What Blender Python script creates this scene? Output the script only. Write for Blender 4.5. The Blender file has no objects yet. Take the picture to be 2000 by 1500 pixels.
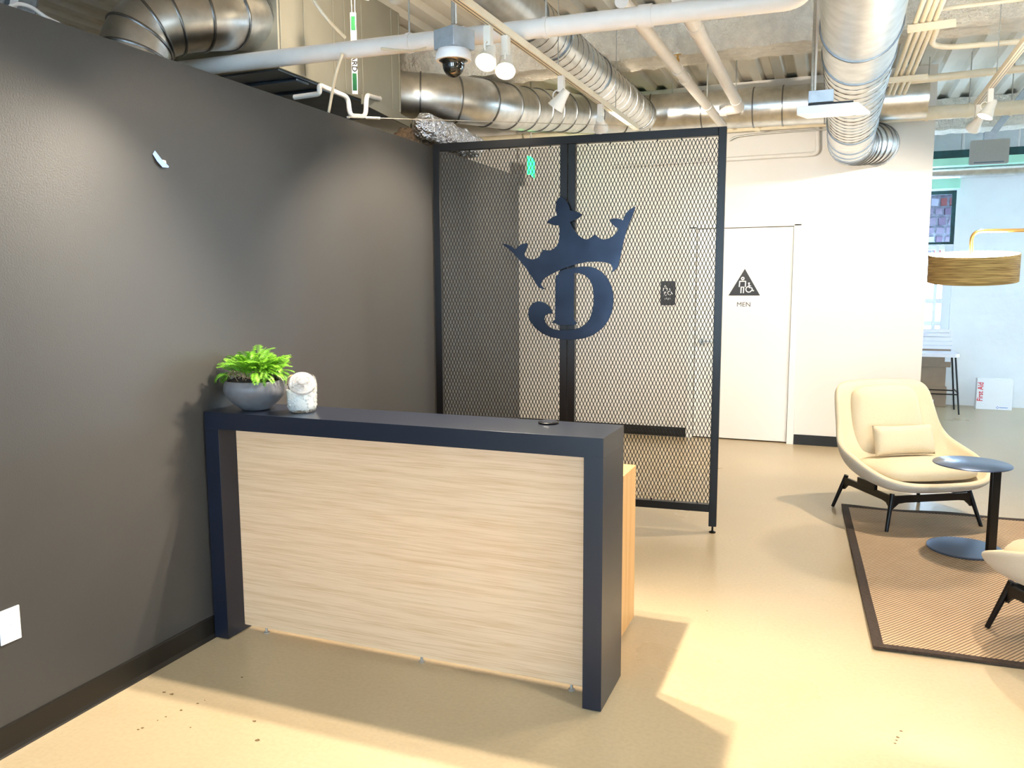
import bpy, bmesh, math, random
from mathutils import Vector, Matrix, noise, geometry
random.seed(7)
SC = bpy.context.scene
COL = SC.collection
R = math.radians

# ------------------------------------------------------------------ camera
CX, CY, FPX = 1000.0, 750.0, 1584.5          # 2000x1500 frame
CAM = Vector((2.563, 0.0, 1.58))
YAW, PITCH, ROLL = R(21.75), R(-7.006), R(-0.259)
_fw = Vector((-math.sin(YAW)*math.cos(PITCH), math.cos(YAW)*math.cos(PITCH), math.sin(PITCH)))
_rt = Vector((math.cos(YAW), math.sin(YAW), 0))
_up = _rt.cross(_fw)
_r2 = _rt*math.cos(ROLL) + _up*math.sin(ROLL)
_u2 = -_rt*math.sin(ROLL) + _up*math.cos(ROLL)
cd = bpy.data.cameras.new('camera'); cam = bpy.data.objects.new('camera', cd); COL.objects.link(cam)
cd.sensor_width = 36.0; cd.lens = 36.0*FPX/2000.0; cd.clip_start = 0.05; cd.clip_end = 200
cam.matrix_world = Matrix(((_r2.x, _u2.x, -_fw.x, CAM.x), (_r2.y, _u2.y, -_fw.y, CAM.y), (_r2.z, _u2.z, -_fw.z, CAM.z), (0, 0, 0, 1)))
SC.camera = cam

# ------------------------------------------------------------------ world (daylight outside the windows) and exposure
W = bpy.data.worlds.new('daylight'); SC.world = W; W.use_nodes = True
bg = W.node_tree.nodes['Background']
bg.inputs['Color'].default_value = (0.57, 0.79, 1.0, 1); bg.inputs['Strength'].default_value = 15.0
SC.view_settings.view_transform = 'Standard'; SC.view_settings.look = 'None'
SC.view_settings.gamma = 1.0; SC.view_settings.use_curve_mapping = False
SC.view_settings.exposure = 0.8
LAMP_W = 210.0           # watts of one track spotlight
WARM = (1.0, 0.865, 0.685)

# ------------------------------------------------------------------ pixel helpers (a pixel is a direction; the plane gives the distance)
def ray(px, py):
    return _r2*((px-CX)/FPX) - _u2*((py-CY)/FPX) + _fw
def pz(px, py, z):
    d = ray(px, py); return CAM + d*((z-CAM.z)/d.z)
def pxx(px, py, x):
    d = ray(px, py); return CAM + d*((x-CAM.x)/d.x)
def pyy(px, py, y):
    d = ray(px, py); return CAM + d*((y-CAM.y)/d.y)
def ppl(px, py, p0, n):
    d = ray(px, py); return CAM + d*((p0-CAM).dot(n)/d.dot(n))

# ------------------------------------------------------------------ materials
MATS = {}
def _lin(c):
    return tuple(((v/12.92) if v <= 0.04045 else ((v+0.055)/1.055)**2.4) for v in c[:3])
def mat(name, col, rough=0.5, metal=0.0, bump=None, var=None, emis=None, trans=0.0, ior=1.45, coat=0.0, spec=0.5, sheen=0.0, alpha=1.0, col2=None, scale=(1, 1, 1), coords='Object'):
    """bump=(noise scale, strength, distance)  var=(noise scale, amount)  colours are sRGB 0-1"""
    m = bpy.data.materials.new(name); m.use_nodes = True; MATS[name] = m
    nt = m.node_tree; b = nt.nodes['Principled BSDF']
    c = _lin(col)
    b.inputs['Base Color'].default_value = (*c, 1); b.inputs['Roughness'].default_value = rough
    b.inputs['Metallic'].default_value = metal; b.inputs['Specular IOR Level'].default_value = spec
    b.inputs['Transmission Weight'].default_value = trans; b.inputs['IOR'].default_value = ior
    b.inputs['Coat Weight'].default_value = coat; b.inputs['Alpha'].default_value = alpha
    b.inputs['Sheen Weight'].default_value = sheen
    if emis:
        b.inputs['Emission Color'].default_value = (*_lin(emis[0]), 1); b.inputs['Emission Strength'].default_value = emis[1]
    tc = mp = None
    if bump or var:
        tc = nt.nodes.new('ShaderNodeTexCoord'); mp = nt.nodes.new('ShaderNodeMapping')
        mp.inputs['Scale'].default_value = scale; nt.links.new(tc.outputs[coords], mp.inputs['Vector'])
    if var:
        n = nt.nodes.new('ShaderNodeTexNoise'); n.inputs['Scale'].default_value = var[0]; n.inputs['Detail'].default_value = 5
        nt.links.new(mp.outputs['Vector'], n.inputs['Vector'])
        r = nt.nodes.new('ShaderNodeValToRGB'); nt.links.new(n.outputs['Fac'], r.inputs['Fac'])
        a = var[1]; c2 = _lin(col2) if col2 else tuple(min(1, v*(1+a)) for v in c)
        r.color_ramp.elements[0].position = 0.32; r.color_ramp.elements[1].position = 0.68
        r.color_ramp.elements[0].color = (*(tuple(v*(1-a) for v in c) if not col2 else c), 1)
        r.color_ramp.elements[1].color = (*c2, 1)
        nt.links.new(r.outputs['Color'], b.inputs['Base Color'])
    if bump:
        n2 = nt.nodes.new('ShaderNodeTexNoise'); n2.inputs['Scale'].default_value = bump[0]; n2.inputs['Detail'].default_value = 4
        nt.links.new(mp.outputs['Vector'], n2.inputs['Vector'])
        bp = nt.nodes.new('ShaderNodeBump'); bp.inputs['Strength'].default_value = bump[1]; bp.inputs['Distance'].default_value = bump[2]
        nt.links.new(n2.outputs['Fac'], bp.inputs['Height']); nt.links.new(bp.outputs['Normal'], b.inputs['Normal'])
    return m

def wood(name, light, dark, axis='X', rough=0.45):
    m = mat(name, light, rough); nt = m.node_tree; b = nt.nodes['Principled BSDF']
    tc = nt.nodes.new('ShaderNodeTexCoord'); mp = nt.nodes.new('ShaderNodeMapping')
    mp.inputs['Scale'].default_value = {'X': (0.6, 12, 24), 'Y': (9, 0.55, 16), 'Z': (14, 14, 0.6)}[axis]
    nt.links.new(tc.outputs['Object'], mp.inputs['Vector'])
    n1 = nt.nodes.new('ShaderNodeTexNoise'); n1.inputs['Scale'].default_value = 2.2; n1.inputs['Detail'].default_value = 3; n1.inputs['Distortion'].default_value = 0.7
    n2 = nt.nodes.new('ShaderNodeTexNoise'); n2.inputs['Scale'].default_value = 9.0; n2.inputs['Detail'].default_value = 8; n2.inputs['Distortion'].default_value = 0.3
    for n in (n1, n2): nt.links.new(mp.outputs['Vector'], n.inputs['Vector'])
    mx = nt.nodes.new('ShaderNodeMath'); mx.operation = 'MULTIPLY_ADD'; mx.inputs[1].default_value = 0.5
    h = nt.nodes.new('ShaderNodeMath'); h.operation = 'MULTIPLY'; h.inputs[1].default_value = 0.5
    nt.links.new(n2.outputs['Fac'], h.inputs[0]); nt.links.new(n1.outputs['Fac'], mx.inputs[0]); nt.links.new(h.outputs[0], mx.inputs[2])
    r = nt.nodes.new('ShaderNodeValToRGB'); nt.links.new(mx.outputs[0], r.inputs['Fac'])
    r.color_ramp.elements[0].position = 0.36; r.color_ramp.elements[1].position = 0.56
    r.color_ramp.elements[0].color = (*_lin(dark), 1); r.color_ramp.elements[1].color = (*_lin(light), 1)
    nt.links.new(r.outputs['Color'], b.inputs['Base Color'])
    return m

M = {}
M['wall_dark'] = mat('charcoal eggshell paint', (0.235, 0.23, 0.225), 0.40, bump=(170, 0.14, 0.004))
M['wall_white'] = mat('white wall paint', (0.90, 0.885, 0.865), 0.62, bump=(220, 0.06, 0.002))
M['wall_plaster'] = mat('rough white plaster', (0.90, 0.91, 0.92), 0.75, bump=(7, 0.25, 0.03), var=(3, 0.03))
M['wall_hall'] = mat('plain hall paint', (0.84, 0.83, 0.80), 0.7, var=(2, 0.02))
M['base_black'] = mat('black rubber base', (0.085, 0.075, 0.06), 0.42)
M['door'] = mat('white door enamel', (0.93, 0.92, 0.90), 0.4, bump=(90, 0.03, 0.001))
M['trimwhite'] = mat('white trim enamel', (0.92, 0.915, 0.90), 0.45, bump=(90, 0.02, 0.001))
M['black'] = mat('blue-lit black laminate', (0.06, 0.085, 0.14), 0.32, bump=(260, 0.06, 0.001), spec=0.62)  # blue daylight reflection is put into the navy base colour
M['blackmetal'] = mat('black powder coat', (0.03, 0.03, 0.038), 0.34, bump=(300, 0.04, 0.001), spec=0.38)
M['meshblack'] = mat('black expanded steel', (0.045, 0.045, 0.05), 0.45, bump=(300, 0.03, 0.001))
M['emblem'] = mat('dark blued steel plate', (0.145, 0.165, 0.205), 0.25, metal=0.9, var=(6, 0.25), bump=(120, 0.04, 0.001))
M['table_steel'] = mat('satin graphite steel', (0.40, 0.46, 0.57), 0.30, metal=0.85, var=(4, 0.03))
M['woodfront'] = wood('pale oak laminate', (0.875, 0.735, 0.595), (0.80, 0.64, 0.485), 'X')
M['woodside'] = wood('honey oak laminate', (0.84, 0.66, 0.43), (0.78, 0.57, 0.33), 'Z')
M['galv'] = mat('galvanized steel', (0.83, 0.83, 0.82), 0.34, metal=1.0, var=(14, 0.12), bump=(5, 0.12, 0.02))
M['galv_seam'] = mat('duct seam steel', (0.52, 0.53, 0.54), 0.35, metal=1.0, var=(20, 0.1))
M['galv_panel'] = mat('painted sheet metal', (0.60, 0.585, 0.53), 0.55, metal=0.35, var=(3, 0.08), bump=(40, 0.05, 0.004))
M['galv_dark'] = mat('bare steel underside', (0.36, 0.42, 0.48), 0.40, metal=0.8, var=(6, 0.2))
M['boxgrey'] = mat('zinc electrical box', (0.70, 0.74, 0.78), 0.42, metal=0.35, var=(30, 0.08))
M['pipe'] = mat('white painted pipe', (0.90, 0.885, 0.87), 0.42, var=(12, 0.03), bump=(120, 0.03, 0.001))
M['conduit'] = mat('cream painted conduit', (0.92, 0.875, 0.78), 0.45, var=(20, 0.04))
M['rod'] = mat('threaded zinc rod', (0.72, 0.72, 0.70), 0.4, metal=0.6, var=(60, 0.1))
M['deck'] = mat('painted ceiling deck', (0.87, 0.85, 0.80), 0.75, var=(2.5, 0.06), bump=(30, 0.25, 0.01))
M['spray'] = mat('sprayed fireproofing', (0.91, 0.885, 0.835), 0.9, var=(18, 0.08), bump=(55, 0.9, 0.03))
M['foil'] = mat('crinkled foil', (0.86, 0.87, 0.90), 0.16, metal=1.0, bump=(34, 1.0, 0.05))
M['insul_brown'] = mat('torn insulation', (0.42, 0.34, 0.26), 0.95, var=(25, 0.35), bump=(60, 1.0, 0.03))
M['insul_grey'] = mat('grey duct wrap', (0.56, 0.57, 0.58), 0.85, var=(40, 0.15), bump=(90, 0.5, 0.006))
M['track'] = mat('cream track aluminium', (0.93, 0.89, 0.80), 0.42, var=(30, 0.02))
M['lamp_body'] = mat('white lamp enamel', (0.92, 0.90, 0.86), 0.4, var=(30, 0.02))
M['bulb'] = mat('lit lamp lens', (1, 0.95, 0.85), 0.4, emis=((1.0, 0.93, 0.80), 60.0))
M['fabric'] = mat('cream wool fabric', (0.85, 0.785, 0.66), 0.9, var=(300, 0.08), bump=(420, 0.4, 0.002), sheen=0.15)
M['fabric_out'] = mat('oatmeal wool fabric', (0.76, 0.73, 0.67), 0.92, var=(300, 0.08), bump=(420, 0.4, 0.002), sheen=0.15)
M['rugborder'] = mat('dark brown cotton binding', (0.225, 0.165, 0.12), 0.85, var=(60, 0.25), bump=(200, 0.5, 0.003))
M['brass'] = mat('brushed brass', (0.80, 0.64, 0.38), 0.28, metal=1.0, bump=(200, 0.05, 0.001))
M['shade'] = mat('woven grasscloth shade', (0.50, 0.38, 0.19), 0.7, var=(9, 0.4), bump=(160, 0.6, 0.004), scale=(1, 1, 26), col2=(0.80, 0.66, 0.40))
M['diffuser'] = mat('lit lamp diffuser', (1, 1, 1), 0.5, emis=((1.0, 0.94, 0.84), 40.0))
M['bowl'] = mat('grey stoneware', (0.36, 0.365, 0.385), 0.42, var=(24, 0.15), bump=(120, 0.15, 0.002))
M['fern'] = mat('bright fern green', (0.24, 0.47, 0.05), 0.5, var=(30, 0.35), col2=(0.44, 0.66, 0.12))
M['moss'] = mat('dark root ball', (0.13, 0.10, 0.075), 0.95, var=(60, 0.5), bump=(90, 1.0, 0.02))
M['root'] = mat('pale dry root', (0.56, 0.50, 0.40), 0.8, var=(60, 0.3))
M['lidglass'] = mat('ribbed lid glass', (0.92, 0.92, 0.93), 0.10, trans=0.82, ior=1.25)
M['glass'] = mat('clear jar glass', (0.97, 0.98, 0.98), 0.03, trans=1.0, ior=1.22)
M['mint'] = mat('white sugar candy', (0.95, 0.945, 0.93), 0.6, var=(80, 0.03), bump=(60, 0.3, 0.003))
M['domeglass'] = mat('smoked dome', (0.05, 0.05, 0.055), 0.05, spec=0.8, coat=0.8)
M['cameraball'] = mat('black camera ball', (0.02, 0.02, 0.025), 0.2, coat=0.5)
M['white_pl'] = mat('white plastic', (0.94, 0.94, 0.95), 0.38, bump=(200, 0.02, 0.001))
M['tape'] = mat('blue painter tape', (0.60, 0.70, 0.95), 0.7, bump=(200, 0.2, 0.001))
M['signblack'] = mat('black acrylic sign', (0.09, 0.085, 0.085), 0.4, var=(40, 0.1))
M['signgrey'] = mat('charcoal acrylic sign', (0.20, 0.20, 0.21), 0.4, var=(40, 0.1))
M['signwhite'] = mat('white sign print', (0.95, 0.95, 0.95), 0.5, var=(40, 0.01))
M['print_brown'] = mat('dark vinyl lettering', (0.20, 0.15, 0.12), 0.5, var=(40, 0.05))
M['print_red'] = mat('red printing', (0.85, 0.06, 0.22), 0.5, var=(40, 0.05))
M['print_blue'] = mat('blue printing', (0.20, 0.45, 0.85), 0.5, var=(40, 0.05))
M['print_green'] = mat('green printing', (0.03, 0.34, 0.16), 0.5, var=(40, 0.1))
M['carton'] = mat('brown cardboard', (0.60, 0.51, 0.43), 0.85, var=(12, 0.06), bump=(150, 0.1, 0.002))
M['cartonwhite'] = mat('white coated card', (0.95, 0.96, 0.98), 0.6, var=(8, 0.01))
M['exitgreen'] = mat('lit green sign face', (0.1, 0.9, 0.4), 0.5, emis=((0.10, 0.95, 0.45), 4.0))
M['pale_green'] = mat('pale green panel', (0.68, 0.90, 0.80), 0.4, var=(4, 0.05))  # header's own green; on the tray lip it stands for green light
M['greyplastic'] = mat('warm grey plastic', (0.62, 0.615, 0.59), 0.55, var=(60, 0.03), bump=(200, 0.1, 0.001))
M['teal'] = mat('dark teal painted steel', (0.10, 0.27, 0.28), 0.5, var=(14, 0.3))
M['mortar'] = mat('grey lime mortar', (0.60, 0.60, 0.63), 0.95, var=(30, 0.2), bump=(60, 0.6, 0.01))
M['stool_white'] = mat('white moulded seat', (0.90, 0.90, 0.94), 0.45, var=(10, 0.02))
M['blind'] = mat('white window sash', (0.93, 0.95, 0.98), 0.5, var=(6, 0.01))
M['paneglass'] = mat('window pane glass', (0.96, 0.98, 1.0), 0.0, trans=1.0, ior=1.05)
BRICKS = [mat('brick mauve grey', (0.42, 0.38, 0.43), 0.9, var=(20, 0.2), bump=(50, 0.5, 0.006)),
          mat('brick dull violet', (0.38, 0.32, 0.38), 0.9, var=(20, 0.2), bump=(50, 0.5, 0.006)),
          mat('brick red', (0.46, 0.25, 0.24), 0.9, var=(20, 0.2), bump=(50, 0.5, 0.006)),
          mat('brick pale grey', (0.55, 0.54, 0.58), 0.9, var=(20, 0.2), bump=(50, 0.5, 0.006))]

def floor_material():
    m = mat('sealed concrete', (0.80, 0.745, 0.65), 0.22, spec=0.5); nt = m.node_tree; b = nt.nodes['Principled BSDF']; L = nt.links.new
    tc = nt.nodes.new('ShaderNodeTexCoord')
    def nz(s, d, dist=0.0):
        n = nt.nodes.new('ShaderNodeTexNoise'); n.inputs['Scale'].default_value = s; n.inputs['Detail'].default_value = d; n.inputs['Distortion'].default_value = dist
        L(tc.outputs['Object'], n.inputs['Vector']); return n
    a = nz(1.1, 6, 0.35); f = nz(60, 4)
    r = nt.nodes.new('ShaderNodeValToRGB'); L(a.outputs['Fac'], r.inputs['Fac'])
    e = r.color_ramp.elements; e[0].position = 0.20; e[1].position = 0.80
    e[0].color = (*_lin((0.695, 0.615, 0.485)), 1); e[1].color = (*_lin((0.76, 0.69, 0.57)), 1)
    r2 = nt.nodes.new('ShaderNodeValToRGB'); L(f.outputs['Fac'], r2.inputs['Fac'])
    r2.color_ramp.elements[0].position = 0.3; r2.color_ramp.elements[0].color = (0.86, 0.85, 0.83, 1)
    r2.color_ramp.elements[1].position = 0.62; r2.color_ramp.elements[1].color = (1, 1, 1, 1)
    mx = nt.nodes.new('ShaderNodeMix'); mx.data_type = 'RGBA'; mx.blend_type = 'MULTIPLY'; mx.inputs[0].default_value = 0.6
    L(r.outputs['Color'], mx.inputs[6]); L(r2.outputs['Color'], mx.inputs[7])
    # sparse chips and hairline scratches
    v = nz(5.5, 2); vr = nt.nodes.new('ShaderNodeValToRGB'); L(v.outputs['Fac'], vr.inputs['Fac'])
    vr.color_ramp.elements[0].position = 0.175; vr.color_ramp.elements[0].color = (0.42, 0.36, 0.26, 1)
    vr.color_ramp.elements[1].position = 0.185; vr.color_ramp.elements[1].color = (1, 1, 1, 1)
    m2 = nt.nodes.new('ShaderNodeMix'); m2.data_type = 'RGBA'; m2.blend_type = 'MULTIPLY'; m2.inputs[0].default_value = 0.8
    L(mx.outputs[2], m2.inputs[6]); L(vr.outputs['Color'], m2.inputs[7]); L(m2.outputs[2], b.inputs['Base Color'])
    rr = nt.nodes.new('ShaderNodeMapRange'); L(a.outputs['Fac'], rr.inputs[0]); rr.inputs[3].default_value = 0.24; rr.inputs[4].default_value = 0.34
    L(rr.outputs[0], b.inputs['Roughness'])
    bp = nt.nodes.new('ShaderNodeBump'); bp.inputs['Strength'].default_value = 0.10; bp.inputs['Distance'].default_value = 0.004
    L(f.outputs['Fac'], bp.inputs['Height']); L(bp.outputs['Normal'], b.inputs['Normal'])
    return m
M['floor'] = floor_material()
M['chip'] = mat('exposed grit', (0.42, 0.34, 0.22), 0.8, var=(200, 0.3))

def rug_material():
    m = mat('sisal weave', (0.6, 0.45, 0.32), 0.85); nt = m.node_tree; b = nt.nodes['Principled BSDF']; L = nt.links.new
    tc = nt.nodes.new('ShaderNodeTexCoord')
    def wv(rot, sc):
        mp = nt.nodes.new('ShaderNodeMapping'); mp.inputs['Rotation'].default_value = (0, 0, rot); L(tc.outputs['Object'], mp.inputs['Vector'])
        w = nt.nodes.new('ShaderNodeTexWave'); w.inputs['Scale'].default_value = sc; w.inputs['Distortion'].default_value = 0.6; w.inputs['Detail'].default_value = 1
        L(mp.outputs['Vector'], w.inputs['Vector']); return w
    w1 = wv(R(38), 20); w2 = wv(R(-52), 30)
    mu = nt.nodes.new('ShaderNodeMath'); mu.operation = 'MULTIPLY_ADD'; mu.inputs[1].default_value = 0.45
    L(w2.outputs['Fac'], mu.inputs[0]); L(w1.outputs['Fac'], mu.inputs[2])
    r = nt.nodes.new('ShaderNodeValToRGB'); L(mu.outputs[0], r.inputs['Fac'])
    e = r.color_ramp.elements; e[0].position = 0.12; e[1].position = 0.75
    e[0].color = (*_lin((0.20, 0.14, 0.10)), 1); e[1].color = (*_lin((0.82, 0.69, 0.55)), 1)
    n = nt.nodes.new('ShaderNodeTexNoise'); n.inputs['Scale'].default_value = 7; n.inputs['Detail'].default_value = 5; L(tc.outputs['Object'], n.inputs['Vector'])
    r2 = nt.nodes.new('ShaderNodeValToRGB'); L(n.outputs['Fac'], r2.inputs['Fac'])
    r2.color_ramp.elements[0].color = (0.72, 0.70, 0.68, 1); r2.color_ramp.elements[1].color = (1, 1, 1, 1)
    mx = nt.nodes.new('ShaderNodeMix'); mx.data_type = 'RGBA'; mx.blend_type = 'MULTIPLY'; mx.inputs[0].default_value = 0.7
    L(r.outputs['Color'], mx.inputs[6]); L(r2.outputs['Color'], mx.inputs[7]); L(mx.outputs[2], b.inputs['Base Color'])
    bp = nt.nodes.new('ShaderNodeBump'); bp.inputs['Strength'].default_value = 0.6; bp.inputs['Distance'].default_value = 0.004
    L(mu.outputs[0], bp.inputs['Height']); L(bp.outputs['Normal'], b.inputs['Normal'])
    return m
M['rug'] = rug_material()

# ------------------------------------------------------------------ mesh builder
def frame_of(d):
    d = Vector(d).normalized(); a = Vector((0, 0, 1)) if abs(d.z) < 0.95 else Vector((0, 1, 0))
    u = a.cross(d).normalized(); return u, d.cross(u).normalized(), d
class MB:
    def __init__(s): s.v = []; s.f = []
    def add(s, vs, fs):
        o = len(s.v); s.v += [Vector(p) for p in vs]; s.f += [tuple(i+o for i in q) for q in fs]; return s
    def box(s, a, b):
        x0, y0, z0 = a; x1, y1, z1 = b
        return s.add([(x0,y0,z0),(x1,y0,z0),(x1,y1,z0),(x0,y1,z0),(x0,y0,z1),(x1,y0,z1),(x1,y1,z1),(x0,y1,z1)],
                     [(3,2,1,0),(4,5,6,7),(0,1,5,4),(1,2,6,5),(2,3,7,6),(3,0,4,7)])
    def obox(s, c, ax, ay, az):          # centre and three half-axis vectors
        c = Vector(c); ax = Vector(ax); ay = Vector(ay); az = Vector(az)
        return s.add([c-ax-ay-az, c+ax-ay-az, c+ax+ay-az, c-ax+ay-az, c-ax-ay+az, c+ax-ay+az, c+ax+ay+az, c-ax+ay+az],
                     [(3,2,1,0),(4,5,6,7),(0,1,5,4),(1,2,6,5),(2,3,7,6),(3,0,4,7)])
    def bar(s, p, q, w, h, up=None):     # rectangular bar from p to q
        p = Vector(p); q = Vector(q); d = (q-p); u, v, n = frame_of(d)
        if up is not None:
            v = (Vector(up) - n*Vector(up).dot(n)).normalized(); u = v.cross(n)
        return s.obox((p+q)/2, u*w/2, v*h/2, d/2)
    def tube(s, pts, r, seg=12, cap=True, closed=False):
        pts = [Vector(p) for p in pts]; n = len(pts); rs = r if isinstance(r, (list, tuple)) else [r]*n
        o = len(s.v); pu = None
        for i, p in enumerate(pts):
            if i == 0: d = pts[1]-p
            elif i == n-1: d = p-pts[i-1]
            else: d = (pts[i+1]-p).normalized() + (p-pts[i-1]).normalized()
            u, v, d = frame_of(d)
            if pu is not None:
                u = (pu - d*pu.dot(d)).normalized(); v = d.cross(u)
            pu = u
            for k in range(seg):
                a = 2*math.pi*k/seg; s.v.append(p + (u*math.cos(a)+v*math.sin(a))*rs[i])
        for i in range(n-1):
            for k in range(seg):
                k2 = (k+1) % seg
                s.f.append((o+i*seg+k, o+i*seg+k2, o+(i+1)*seg+k2, o+(i+1)*seg+k))
        if cap:
            s.f.append(tuple(o+k for k in reversed(range(seg)))); s.f.append(tuple(o+(n-1)*seg+k for k in range(seg)))
        return s
    def lathe(s, prof, seg=32, c=(0, 0, 0), mtx=None):
        o = len(s.v); c = Vector(c)
        for (r, z) in prof:
            for k in range(seg):
                a = 2*math.pi*k/seg; p = Vector((r*math.cos(a), r*math.sin(a), z))
                s.v.append((mtx @ p if mtx else p) + c)
        for i in range(len(prof)-1):
            for k in range(seg):
                k2 = (k+1) % seg; s.f.append((o+i*seg+k, o+i*seg+k2, o+(i+1)*seg+k2, o+(i+1)*seg+k))
        if prof[0][0] > 1e-6: s.f.append(tuple(o+k for k in reversed(range(seg))))
        if prof[-1][0] > 1e-6: s.f.append(tuple(o+(len(prof)-1)*seg+k for k in range(seg)))
        return s
    def prism(s, pts, n):                # polygon extruded by vector n
        pts = [Vector(p) for p in pts]; n = Vector(n); k = len(pts)
        tri = geometry.tessellate_polygon([pts])
        o = len(s.v); s.v += pts + [p+n for p in pts]
        for t in tri:
            s.f.append((o+t[0], o+t[1], o+t[2])); s.f.append((o+k+t[2], o+k+t[1], o+k+t[0]))
        for i in range(k):
            j = (i+1) % k; s.f.append((o+i, o+j, o+k+j, o+k+i))
        return s
    def grid(s, fn, nu, nv, cu=False):
        o = len(s.v)
        for i in range(nu):
            for j in range(nv): s.v.append(Vector(fn(i, j)))
        for i in range(nu if cu else nu-1):
            for j in range(nv-1):
                i2 = (i+1) % nu; s.f.append((o+i*nv+j, o+i2*nv+j, o+i2*nv+j+1, o+i*nv+j+1))
        return s
    def mesh(s, name, inv=None, smooth=35):
        me = bpy.data.meshes.new(name)
        me.from_pydata([(inv @ p if inv else p)[:] for p in s.v], [], s.f)
        bm = bmesh.new(); bm.from_mesh(me); bmesh.ops.remove_doubles(bm, verts=bm.verts, dist=1e-6)
        bmesh.ops.recalc_face_normals(bm, faces=bm.faces); bm.to_mesh(me); bm.free()
        if smooth:
            me.polygons.foreach_set('use_smooth', [True]*len(me.polygons))
            if smooth < 180: me.set_sharp_from_angle(angle=R(smooth))
        return me
    def build(s, name, m, parent=None, smooth=35, bev=0.0, label=None):
        inv = parent.matrix_basis.inverted() if parent is not None else None
        if parent is not None and parent.parent is not None: inv = (parent.parent.matrix_basis @ parent.matrix_basis).inverted()
        o = bpy.data.objects.new(name, s.mesh(name, inv, smooth)); COL.objects.link(o)
        ms = m if isinstance(m, (list, tuple)) else [m]
        for q in ms: o.data.materials.append(M[q] if isinstance(q, str) else q)
        if parent is not None: o.parent = parent
        if bev:
            b = o.modifiers.new('bevel', 'BEVEL'); b.width = bev; b.segments = 2; b.limit_method = 'ANGLE'; b.angle_limit = R(40)
        if label: o['label'] = label
        return o
def tag(o, label, cat, group=None):
    o['label'] = label; o['category'] = cat
    if group: o['group'] = group
    return o
def thing(name, label, cat, loc=(0, 0, 0), rz=0.0, group=None):
    o = bpy.data.objects.new(name, None); COL.objects.link(o)
    o.empty_display_size = 0.1
    o.matrix_basis = Matrix.Translation(Vector(loc)) @ Matrix.Rotation(rz, 4, 'Z')
    return tag(o, label, cat, group)
def struct(o): o['kind'] = 'structure'; return o
def copy_tree(o, parent=None):
    c = o.copy(); COL.objects.link(c); c.parent = parent
    for ch in list(o.children): copy_tree(ch, c)
    return c
def arc_path(pts, rad, n=6):
    """polyline with rounded corners"""
    pts = [Vector(p) for p in pts]; out = [pts[0]]
    for i in range(1, len(pts)-1):
        a, b, c = pts[i-1], pts[i], pts[i+1]
        r = min(rad, (b-a).length*0.49, (c-b).length*0.49)
        p0 = b + (a-b).normalized()*r; p1 = b + (c-b).normalized()*r
        for k in range(n+1):
            t = k/n; out.append(p0*(1-t)**2 + b*2*t*(1-t) + p1*t*t)
    out.append(pts[-1]); return out
def catmull(pts, n=8):
    pts = [Vector(p) for p in pts]; e = [pts[0]*2-pts[1]] + pts + [pts[-1]*2-pts[-2]]; out = []
    for i in range(1, len(e)-2):
        p0, p1, p2, p3 = e[i-1:i+3]
        for k in range(n):
            t = k/n; out.append(0.5*((2*p1)+(p2-p0)*t+(2*p0-5*p1+4*p2-p3)*t*t+(3*p1-p0-3*p2+p3)*t**3))
    out.append(pts[-1]); return out
def text_obj(body, size, name, m, parent, mtx, thick=0.001, sx=1.0, font_w=0.0):
    """flat lettering; mtx maps text plane (x right, y up, z towards viewer) to world; centred"""
    cu = bpy.data.curves.new('lettering', 'FONT'); cu.body = body; cu.size = size; cu.extrude = thick/2
    cu.align_x = 'CENTER'; cu.align_y = 'CENTER'; cu.offset = font_w
    to = bpy.data.objects.new('lettering_source', cu); COL.objects.link(to)
    dg = bpy.context.evaluated_depsgraph_get(); me = bpy.data.meshes.new_from_object(to.evaluated_get(dg))
    bpy.data.objects.remove(to); bpy.data.curves.remove(cu)
    mt = mtx @ Matrix.Diagonal((sx, 1, 1, 1))
    if parent is not None: mt = parent.matrix_basis.inverted() @ mt
    me.transform(mt); me.materials.clear(); me.materials.append(M[m])
    o = bpy.data.objects.new(name, me); COL.objects.link(o); o.parent = parent
    return o
def basis(o, x, y):
    x = Vector(x).normalized(); y = Vector(y).normalized(); z = x.cross(y)
    return Matrix(((x.x, y.x, z.x, o[0]), (x.y, y.y, z.y, o[1]), (x.z, y.z, z.z, o[2]), (0, 0, 0, 1)))

# ================================================================== SETTING
DECK = 3.50; YB = 8.35; YF = 11.8; XR = 8.6; YR = -4.6; XL = -3.6; YFAR = 12.0
struct(MB().box((XL, YR, -0.12), (XR, YFAR, 0.0)).build('floor', 'floor', smooth=0))

fl = bpy.data.objects['floor']; rf = random.Random(3)
for k_, (px_, py_, r_) in enumerate(((336, 1356, .011), (321, 1352, .008), (354, 1387, .007), (386, 1374, .006), (400, 1368, .004), (324, 1400, .005), (308, 1407, .004), (278, 1422, .008), (270, 1425, .006), (497, 1409, .009), (503, 1446, .010), (473, 1323, .006), (372, 1421, .004), (1381, 1193, .005), (1748, 1452, .006), (1753, 1440, .007), (1760, 1428, .006), (1751, 1446, .005))):
    c_ = pz(px_, py_, 0); pts_ = [c_+Vector((math.cos(a)*r_*rf.uniform(.5, 1.1), math.sin(a)*r_*rf.uniform(.4, .9), 0.0002)) for a in [6.283*q/9 for q in range(9)]]
    MB().prism(pts_, (0, 0, 0.0004)).build('floor_chip', 'chip', fl, smooth=0)

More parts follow.
